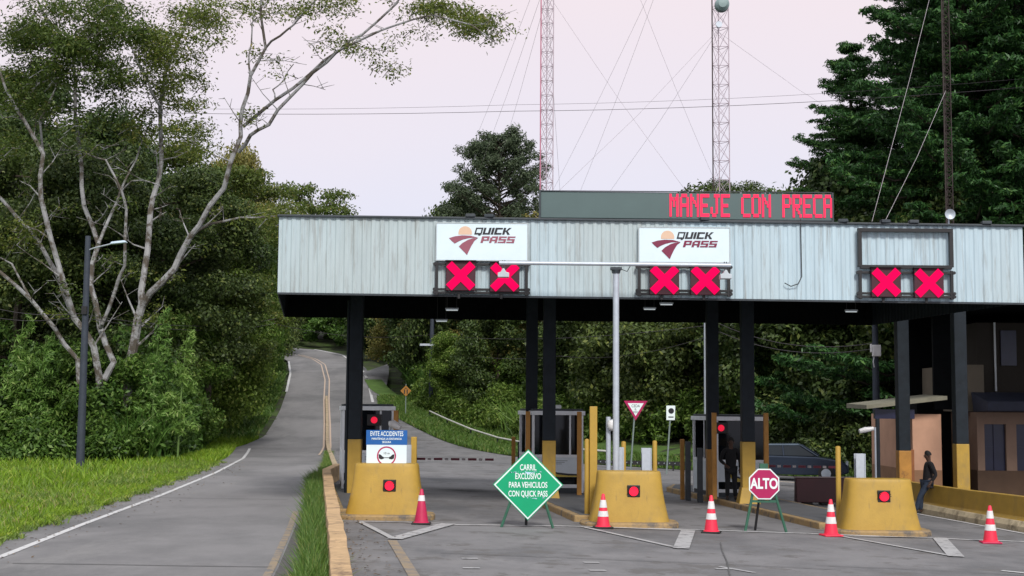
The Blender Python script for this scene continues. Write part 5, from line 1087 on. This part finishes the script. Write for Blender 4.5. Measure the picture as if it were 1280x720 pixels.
# pale barked feathery trees
def hero(name, label, limbs, Y, seed, clusters, n, leafm, twigs=2.0):
    rs = random.Random(seed); b = MB(); base = limbs[0][0][0]; o_ = at(base[0], base[1], Y); o_.z = zs(o_.x, Y)-.1; tt = thing(name, label, 'tree', tuple(o_)); tips = []
    for P, r0, r1, dY in limbs:
        pts = []; N = len(P)
        for i, (px, py) in enumerate(P):
            y = Y+dY*i/(N-1); q = at(px, py, y); q.y = y
            pts.append(q-o_)
        # densify with jitter
        out = [pts[0]]; 
        for a_, c_ in zip(pts, pts[1:]): out += [a_.lerp(c_, .5)+Vector((rs.uniform(-.08, .08), rs.uniform(-.1, .1), rs.uniform(-.05, .05))), c_]
        rad = [(r0+(r1-r0)*i/(len(out)-1))*.62+.012 for i in range(len(out))]; b.tube(out, rad, 8)
        for i, q in enumerate(out[3:]):
            if rs.random() < .45*twigs/2:
                d = Vector((rs.uniform(-1, 1), rs.uniform(-1, 1), rs.uniform(-.1, .9))).normalized(); L = rs.uniform(.8, 2.2); r = rad[i+3]*.35
                m_ = q+d*L*.5+Vector((0, 0, .1)); e_ = q+d*L+Vector((0, 0, rs.uniform(-.1, .5))); b.tube([q, m_, e_], [r, r*.6, .012], 5)
                for k in range(3):
                    f_ = m_.lerp(e_, rs.random()); g_ = f_+Vector((rs.uniform(-1, 1), rs.uniform(-1, 1), rs.uniform(-.2, .8)))*L*.4; b.tube([f_, g_], [.015, .008], 4, False); tips.append(g_)
        tips.append(out[-1])
    cl_ = []
    for (px, py, w_, h_, k, cnt) in clusters:       # pixel centre, spread, count of small flat sprays
        for i in range(int(cnt*.72)):
            y = Y+rs.uniform(-3.0, 3.5); q = at(px+rs.gauss(0, w_*.45), py+rs.gauss(0, h_*.45), y)-o_; r = rs.uniform(.35, .8)*k; cl_.append((q.x, q.y, q.z, r, r, r*.33))
    for t_ in tips:
        if rs.random() < .25: cl_.append((t_.x, t_.y, t_.z, .4, .4, .18))
    tw = b
    for c in cl_:
        if rs.random() < .5: tw.tube([(c[0]-c[3]*.8, c[1], c[2]-.35), (c[0], c[1], c[2]), (c[0]+c[3]*.6, c[1]+.2, c[2]+.05)], [.02, .014, .006], 4, False)
    tw.build('trunk', pale, tt, smooth=True)
    p, d = cloud(cl_, n, .5, 1.2); p = p+RNG.normal(0, .22, p.shape)*np.array((1.3, 1.3, .7)); leafmesh('crown', p, d, .17, leafm, .42, parent=tt, jit=.7); return tt
hero('pale_tree', 'pale forked tree whose long branch arches over the canopy sky',
 [([(157, 575), (161, 457), (170, 415), (177, 383)], .36, .27, 0), ([(177, 383), (179, 348), (187, 278), (191, 247), (202, 200), (200, 133), (208, 85), (227, 42), (246, 4), (258, -40)], .23, .05, 2.5),
  ([(177, 383), (187, 367), (218, 336), (237, 297), (249, 282), (280, 235), (301, 171), (303, 136), (313, 95), (332, 60), (326, 19), (324, -20)], .25, .05, -3), ([(332, 60), (350, 45), (367, 31), (395, 0), (405, -20)], .07, .03, -1), ([(313, 95), (311, 70), (315, 39), (318, 20)], .06, .02, 1),
  ([(304, 158), (344, 125), (387, 93), (426, 62), (453, 43), (496, 4), (510, -20)], .12, .05, -2), ([(298, 190), (313, 169), (336, 156), (363, 121), (391, 91), (422, 64), (457, 47), (496, 31), (542, 19), (589, 31), (620, 54)], .13, .02, -4), ([(344, 125), (341, 112), (355, 100), (367, 80)], .04, .015, 1),
  ([(200, 133), (185, 100), (165, 60), (140, 25)], .09, .03, 2), ([(237, 297), (262, 280), (300, 272), (345, 270)], .1, .03, -1)],
 60, 3, [(590, 30, 34, 16, .9, 34), (545, 12, 45, 12, .9, 30), (440, 60, 30, 10, .6, 16), (480, 85, 25, 14, .55, 12), (390, 8, 60, 14, .7, 22), (320, 5, 60, 16, .7, 22), (250, 30, 36, 30, 1.0, 30), (200, 60, 40, 30, 1.15, 34), (215, 110, 36, 30, 1.0, 22), (240, 165, 30, 40, .9, 22), (330, 265, 50, 14, .8, 20), (520, 40, 50, 16, .6, 14), (180, 150, 30, 40, .9, 16), (250, 105, 26, 30, .7, 12)], 22000, G['olive'], 2.4)
hero('pale_tree', 'pale many stemmed tree standing behind the lamp pole',
 [([(127, 575), (124, 472), (117, 433), (93, 398), (78, 348), (51, 247), (54, 192), (30, 150), (17, 129), (0, 90)], .26, .06, -2), ([(93, 398), (72, 344), (50, 305), (23, 274), (0, 247), (-30, 220)], .16, .08, 1.5),
  ([(130, 475), (142, 453), (125, 410), (113, 356), (123, 305), (105, 258), (102, 208), (94, 142), (90, 62), (54, 17), (40, -20)], .22, .05, 2), ([(125, 410), (128, 405), (144, 363), (156, 332), (158, 262), (152, 239), (132, 200), (108, 192)], .13, .04, -2),
  ([(123, 305), (140, 265), (150, 240), (170, 200), (190, 150)], .1, .03, 2), ([(152, 239), (165, 226), (182, 226), (200, 232)], .04, .02, -1), ([(54, 192), (50, 150), (70, 110), (66, 60)], .07, .03, 1)],
 59, 8, [(40, 40, 60, 26, 1.3, 44), (100, 60, 50, 26, 1.25, 44), (150, 40, 40, 26, 1.2, 34), (60, 90, 60, 22, 1.2, 34), (20, 120, 40, 30, 1.1, 22), (130, 100, 44, 30, 1.1, 30), (150, 15, 60, 16, 1.1, 24), (60, 10, 60, 16, .9, 20), (90, 150, 50, 26, .9, 18), (10, 180, 30, 30, .9, 14)], 30000, G['olive'], 2.2)
hero('pale_tree', 'pale bare stem leaning off to the left edge among bushes', [([(103, 575), (97, 449), (68, 410), (39, 375), (0, 340), (-40, 315)], .16, .09, -1), ([(39, 375), (15, 330), (-8, 318)], .06, .03, 1)], 58.5, 12, [(10, 300, 30, 20, .8, 8)], 1500, G['olive'], 1.5)
# undergrowth: masses of leaves nobody could count
def mass(name, path, hts, depth, n, leaf, m, aspect=.5, lumps=8, flat=.8, droop=.3):
    rs = random.Random(len(path)*7+n); cl_ = []
    for (a_, c_), (h0, h1) in zip(zip(path, path[1:]), zip(hts, hts[1:])):
        L = math.hypot(c_[0]-a_[0], c_[1]-a_[1]); k = max(3, int(L*lumps/3))
        for i in range(k):
            t_ = rs.random(); u = rs.random(); x = a_[0]+(c_[0]-a_[0])*t_; y = a_[1]+(c_[1]-a_[1])*t_+depth*u; x += -.15*depth*u
            h = (h0+(h1-h0)*t_)*(.55+.5*u)*rs.uniform(.6, 1.1); r = rs.uniform(.4, 1.0)
            z = zs(x, y)+max(.3, h*rs.uniform(.15, 1)-r*.3); cl_.append((x, y, z, r, r, r*flat))
    p, d = cloud(cl_, n, .45, .5); g_ = zg(p[:, 0], p[:, 1])+.05; p[:, 2] = np.maximum(p[:, 2], g_)
    o = leafmesh(name, p, d, leaf, m, aspect, droop=droop); o['kind'] = 'stuff'; return o
fp = [(-32, 62), (-27, 60), (-21, 58), (-17, 57.5), (-15.2, 58.5), (-15.4, 63), (-17.2, 73), (-20.2, 88), (-23.2, 104), (-26, 120), (-30, 140)]
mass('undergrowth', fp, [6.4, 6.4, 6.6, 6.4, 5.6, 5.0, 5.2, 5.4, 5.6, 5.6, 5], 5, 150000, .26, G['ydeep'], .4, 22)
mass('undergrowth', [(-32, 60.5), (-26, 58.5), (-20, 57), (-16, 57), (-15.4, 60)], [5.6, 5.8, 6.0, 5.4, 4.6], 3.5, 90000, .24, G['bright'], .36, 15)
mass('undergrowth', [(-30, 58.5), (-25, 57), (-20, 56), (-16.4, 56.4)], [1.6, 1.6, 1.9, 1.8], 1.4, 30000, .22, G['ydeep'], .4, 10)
mass('undergrowth', [(-16, 60), (-16.4, 66), (-18.6, 78), (-21.2, 94), (-24.4, 112), (-26.5, 125)], [4.5, 5.5, 6.0, 6.5, 6.5, 6], 3, 55000, .26, G['bright'], .5, 9)
mass('undergrowth', [(-6.5, 104), (-3.5, 96), (.6, 86), (4, 78), (8, 71), (13, 64), (19, 60)], [3.0, 3.4, 3.6, 3.8, 4.5, 5, 5], 12, 90000, .28, G['ydeep'], .4, 26)
mass('undergrowth', [(-9.6, 130), (-11.2, 138), (-13.6, 146), (-16.4, 154), (-20, 161), (-26, 165), (-36, 166)], [4, 5, 6, 8, 9, 9, 9], 4, 70000, .34, G['ydeep'], .5, 14)
mass('undergrowth', [(-20, 172), (-30, 176), (-44, 172)], [9, 9, 9], 8, 30000, .38, G['ydeep'], .5, 14)
mass('undergrowth', [(-6, 112), (-1, 100), (2, 95)], [5, 6, 6.5], 12, 60000, .22, G['rust'], .5, 20)
mass('undergrowth', [(1, 96), (6, 88), (12, 80), (18, 72)], [6, 6, 6, 6], 10, 80000, .22, G['dark'], .5, 20)
# leafy understorey tree fill behind left forest so no daylight shows low down
mass('undergrowth', [(-50, 78), (-38, 80), (-28, 84), (-27, 96), (-31, 112)], [14, 15, 14, 11, 9], 8, 110000, .36, G['olive'], .55, 46)
mass('undergrowth', [(10, 76), (20, 71), (30, 66), (40, 60)], [9, 9, 9, 9], 6, 120000, .22, G['dark'], .5, 34)
mass('undergrowth', [(9.2, 63), (12, 60), (15, 57.5), (19, 54.5), (26, 51)], [2.2, 3, 3.4, 3.6, 3.6], 3, 40000, .22, G['dark'], .45, 20)
# reeds: arching blades
def reeds(path, n, h, wd, depth, m, lean=.4):
    rs = RNG; P = np.array(path, float); t_ = rs.uniform(0, len(P)-1.001, n); i = t_.astype(int); f_ = (t_-i)[:, None]; q = P[i]*(1-f_)+P[i+1]*f_; q[:, 1] += rs.uniform(0, depth, n); q[:, 0] += rs.normal(0, .3, n)
    z = zg(q[:, 0], q[:, 1]); return blades('reeds', np.stack([q[:, 0], q[:, 1], z], 1), h, wd, m, lean)
reeds([(-.4, 89), (2, 81)], 1200, 1.8, .10, 5, G['reed'], .45)
mass('undergrowth', [(-6.5, 104), (-4, 97), (.2, 86), (3, 80)], [2.4, 2.8, 2.8, 2.8], 7, 52000, .25, G['bright'], .3, 16)
mass('undergrowth', [(-7.6, 112), (-6, 106), (-4, 101)], [2.6, 3, 3], 6, 22000, .26, G['bright'], .3, 14)
mass('undergrowth', [(-9.4, 128), (-8.4, 120), (-7.4, 114)], [4, 4, 4], 6, 22000, .28, G['ydeep'], .4, 14)
reeds([(-8.2, 114), (-6.6, 108), (-4.6, 103)], 2200, 2.6, .10, 8, G['reed'], .3)
reeds([(-16.6, 57.6), (-15.4, 58.6)], 500, 2.2, .09, 1.8, G['reed'], .5)
# feathery bamboo-like shoots: countable
for i, (px, py, top, l) in enumerate(((15, 560, 400, 'feathery upright bamboo shoot at the far left'), (45, 560, 420, 'feathery bamboo shoot left of the lamp pole'), (188, 560, 392, 'feathery pale green shoot right of the forked pale trunk'), (222, 562, 418, 'feathery shoot above the middle of the left bushes'))):
    Y = 57.8+.4*i; p = at(px, py, Y); z = zs(p.x, Y); h = at(px, top, Y).z-z; tt = thing('bamboo', l, 'bamboo', (p.x, Y, z), 0, 'feathery bamboo shoots in the left bushes')
    b = MB(); b.tube([(0, 0, 0), (.1, 0, h*.6), (.3, -.1, h)], [.05, .035, .01], 6); b.build('stem', mat('green cane', (.12, .2, .05), .6), tt)
    cl_ = [(.5*(k/30)**2+random.uniform(-.5, .5)*(1.25-k/30), random.uniform(-.3, .3), h*(.25+.77*k/30), .38*(1.2-k/30)+.1, .38*(1.2-k/30)+.1, .20) for k in range(31)]
    p_, d_ = cloud(cl_, 2000, .7); leafmesh('foliage', p_, d_, .26, G['reed'], .2, parent=tt, droop=.8)
# lawn
def lawn(poly_fn, n, h, wd, m, y0, y1, name='grass', lean=.4, bias=1.0):
    y = y0+(y1-y0)*RNG.uniform(0, 1, n)**bias; xa, xb = poly_fn(y); x = xa+(xb-xa)*RNG.uniform(0, 1, n); z = zg(x, y)+.02
    return blades(name, np.stack([x, y, z], 1), h, wd, m, lean)
lw = lambda y: np.interp(y, [p[1] for p in LW], [p[0] for p in LW])
lawn_soil = mat('lawn turf', (.12, .20, .02), .95, 0, .3, 1.2, bump=.6, bscale=12, stain=((.10, .10, .035), 1.2, .6, .72))
ys_ = np.arange(10, 86, .8); ed = {y: float(lw(y))-.95+.16*math.sin(y*1.9)+.12*math.sin(y*4.3)-(.35 if 34 < y < 44 else 0) for y in ys_}
strip('lawn', [(-36, y) for y in ys_ if y < 62], [(ed[y], y) for y in ys_ if y < 62], lawn_soil, .03, na=120, nc=14)
strip('lawn', [(-16, 60), (-19, 75), (-19.4, 85)], [(-13.0, 60), (-15.2, 75), (-17.2, 85)], lawn_soil, .035, nc=4)
lawn(lambda y: (lw(y)-14-.1*y, lw(y)-1.05-.25*np.sin(y*1.7)*0), 170000, .17, .035, G['grass'], 16, 60, lean=.5, bias=.8)
lawn(lambda y: (lw(y)-1.25, lw(y)-.75+.12*np.sin(y*2.3)), 16000, .12, .03, G['grass'], 16, 60, lean=.6)
lawn(lambda y: (lw(y)-16, lw(y)-2.5), 7000, .38, .05, G['grass'], 38, 58, lean=.45)
_n = 260; _y = RNG.uniform(24, 58, _n); _x = lw(_y)-RNG.uniform(1.2, 15, _n); _i = RNG.integers(0, _n, 26000); _q = np.stack([_x[_i]+RNG.normal(0, .35, 26000), _y[_i]+RNG.normal(0, .5, 26000)], 1)
blades('grass', np.stack([_q[:, 0], _q[:, 1], zg(_q[:, 0], _q[:, 1])+.02], 1), .24, .035, G['verge'], .5)
lawn(lambda y: (lw(y)-4.5, lw(y)-.8), 14000, .3, .06, G['grass'], 58, 86, lean=.5)
hl = lambda y: np.interp(y, [p[1] for p in LEFT], [p[0] for p in LEFT])
lawn(lambda y: (hl(y)-5, hl(y)-.4), 12000, .4, .10, G['verge'], 84, 140, lean=.5)
vl = lambda y: np.interp(y, [p[1] for p in vergeL], [p[0] for p in vergeL]); wl = lambda y: np.interp(y, [p[1] for p in wallP], [p[0] for p in wallP])
lawn(lambda y: (vl(y)+.0, wl(y)-.1), 42000, .28, .022, G['verge'], 10, 46, lean=.45, bias=.9)
lawn(lambda y: (wl(y)-.5, wl(y)-.14), 13000, .48, .022, G['verge'], 10, 46, lean=.3)
lawn(lambda y: (vl(y)+.2, wl(y)-.1), 7000, .3, .05, G['verge'], 46, 68, lean=.4)
pr_ = lambda y: plaza_right(y)
strip('bank_turf', [(pr_(y)-.1, y) for y in np.arange(52, 112, 4.0)], [(pr_(y)+7, y) for y in np.arange(52, 112, 4.0)], mat('bank turf', (.07, .14, .02), .95, 0, .3, 1.2), .03, nc=8)
lawn(lambda y: (pr_(y)-.1, pr_(y)+4.5), 45000, .35, .07, G['verge'], 54, 112, lean=.45)
strip('bank_turf', [(-9.3, 108), (-12.2, 118), (-13.6, 126)], [(-8, 108), (-10.5, 118), (-12, 126)], mat('bank turf', (.07, .14, .02), .95, 0, .3, 1.2), .05, nc=3)

# ragged weeds over the road edge, dry stalks, fallen leaves
lawn(lambda y: (lw(y)-1.3, lw(y)-.55+.25*np.sin(y*3.1)*np.sin(y*1.3)), 9000, .10, .03, G['verge'], 16, 60, lean=.8)
dry = leafmat('dry grass stalks', (.22, .17, .07), (.42, .34, .16), .2)
lawn(lambda y: (lw(y)-14, lw(y)-1.0), 9000, .22, .02, dry, 18, 58, lean=.6); lawn(lambda y: (vl(y)+.05, wl(y)-.15), 2500, .34, .018, dry, 10, 46, lean=.5)
_y = np.concatenate([RNG.uniform(17, 60, 500), RNG.uniform(15, 45, 350)]); _x = np.concatenate([lw(_y[:500])-.7+np.abs(RNG.normal(0, .6, 500)), np.interp(_y[500:], [p[1] for p in PL], [p[0] for p in PL])+.3+np.abs(RNG.normal(0, .4, 350))])
o = leafmesh('leaf_litter', np.stack([_x, _y, zg(_x, _y)+.022], 1), np.tile((0, 0, 1.0), (850, 1)), .07, leafmat('fallen leaves', (.06, .035, .015), (.24, .15, .06), .1), .6, jit=.12); o['kind'] = 'stuff'
# oil and tyre dirt ground into the lanes
sm = bpy.data.materials.new('oil stain'); sm.use_nodes = True; t = sm.node_tree; t.nodes.clear()
out = nn(t, 'ShaderNodeOutputMaterial'); df = nn(t, 'ShaderNodeBsdfDiffuse'); df.inputs[0].default_value = (.035, .035, .038, 1); tr = nn(t, 'ShaderNodeBsdfTransparent'); mx = nn(t, 'ShaderNodeMixShader')
tc = nn(t, 'ShaderNodeTexCoord'); gr = nn(t, 'ShaderNodeTexGradient', gradient_type='QUADRATIC_SPHERE'); t.links.new(tc.outputs['Object'], gr.inputs[0]); nz = nn(t, 'ShaderNodeTexNoise'); nz.inputs['Scale'].default_value = 3.5; nz.inputs['Detail'].default_value = 6
t.links.new(tc.outputs['Object'], nz.inputs[0]); mm = nn(t, 'ShaderNodeMath', operation='MULTIPLY'); t.links.new(gr.outputs[1], mm.inputs[0]); t.links.new(nz.outputs[0], mm.inputs[1])
m2 = nn(t, 'ShaderNodeMath', operation='MULTIPLY'); m2.use_clamp = True; t.links.new(mm.outputs[0], m2.inputs[0]); m2.inputs[1].default_value = 1.2
t.links.new(m2.outputs[0], mx.inputs[0]); t.links.new(tr.outputs[0], mx.inputs[1]); t.links.new(df.outputs[0], mx.inputs[2]); t.links.new(mx.outputs[0], out.inputs[0])
for px, py, rx_, ry_ in ((585, 614, 2.6, 2.0), (900, 614, 1.8, 2.0), (975, 636, 1.6, 2.2)):
    q = gp(px, py); me = bpy.data.meshes.new('road_stain'); vs = [(0, 0, 0)]+[(math.cos(k*math.pi/16), math.sin(k*math.pi/16), 0) for k in range(32)]
    vs = [(x, y, (zs(q.x+x*rx_, q.y+y*ry_)-zs(q.x, q.y))) for x, y, z in vs]; me.from_pydata(vs, [], [(0, k+1, (k+1) % 32+1) for k in range(32)]); me.materials.append(sm)
    o = bpy.data.objects.new('road_stain', me); C.objects.link(o); o.location = (q.x, q.y, zs(q.x, q.y)+.019+random.uniform(0, .002)); o.scale = (rx_, ry_, 1); struct(o)
mass('undergrowth', [(-70, 66), (-52, 65), (-40, 64), (-32, 63)], [11, 11, 10, 8], 8, 60000, .34, G['ydeep'], .5, 30)
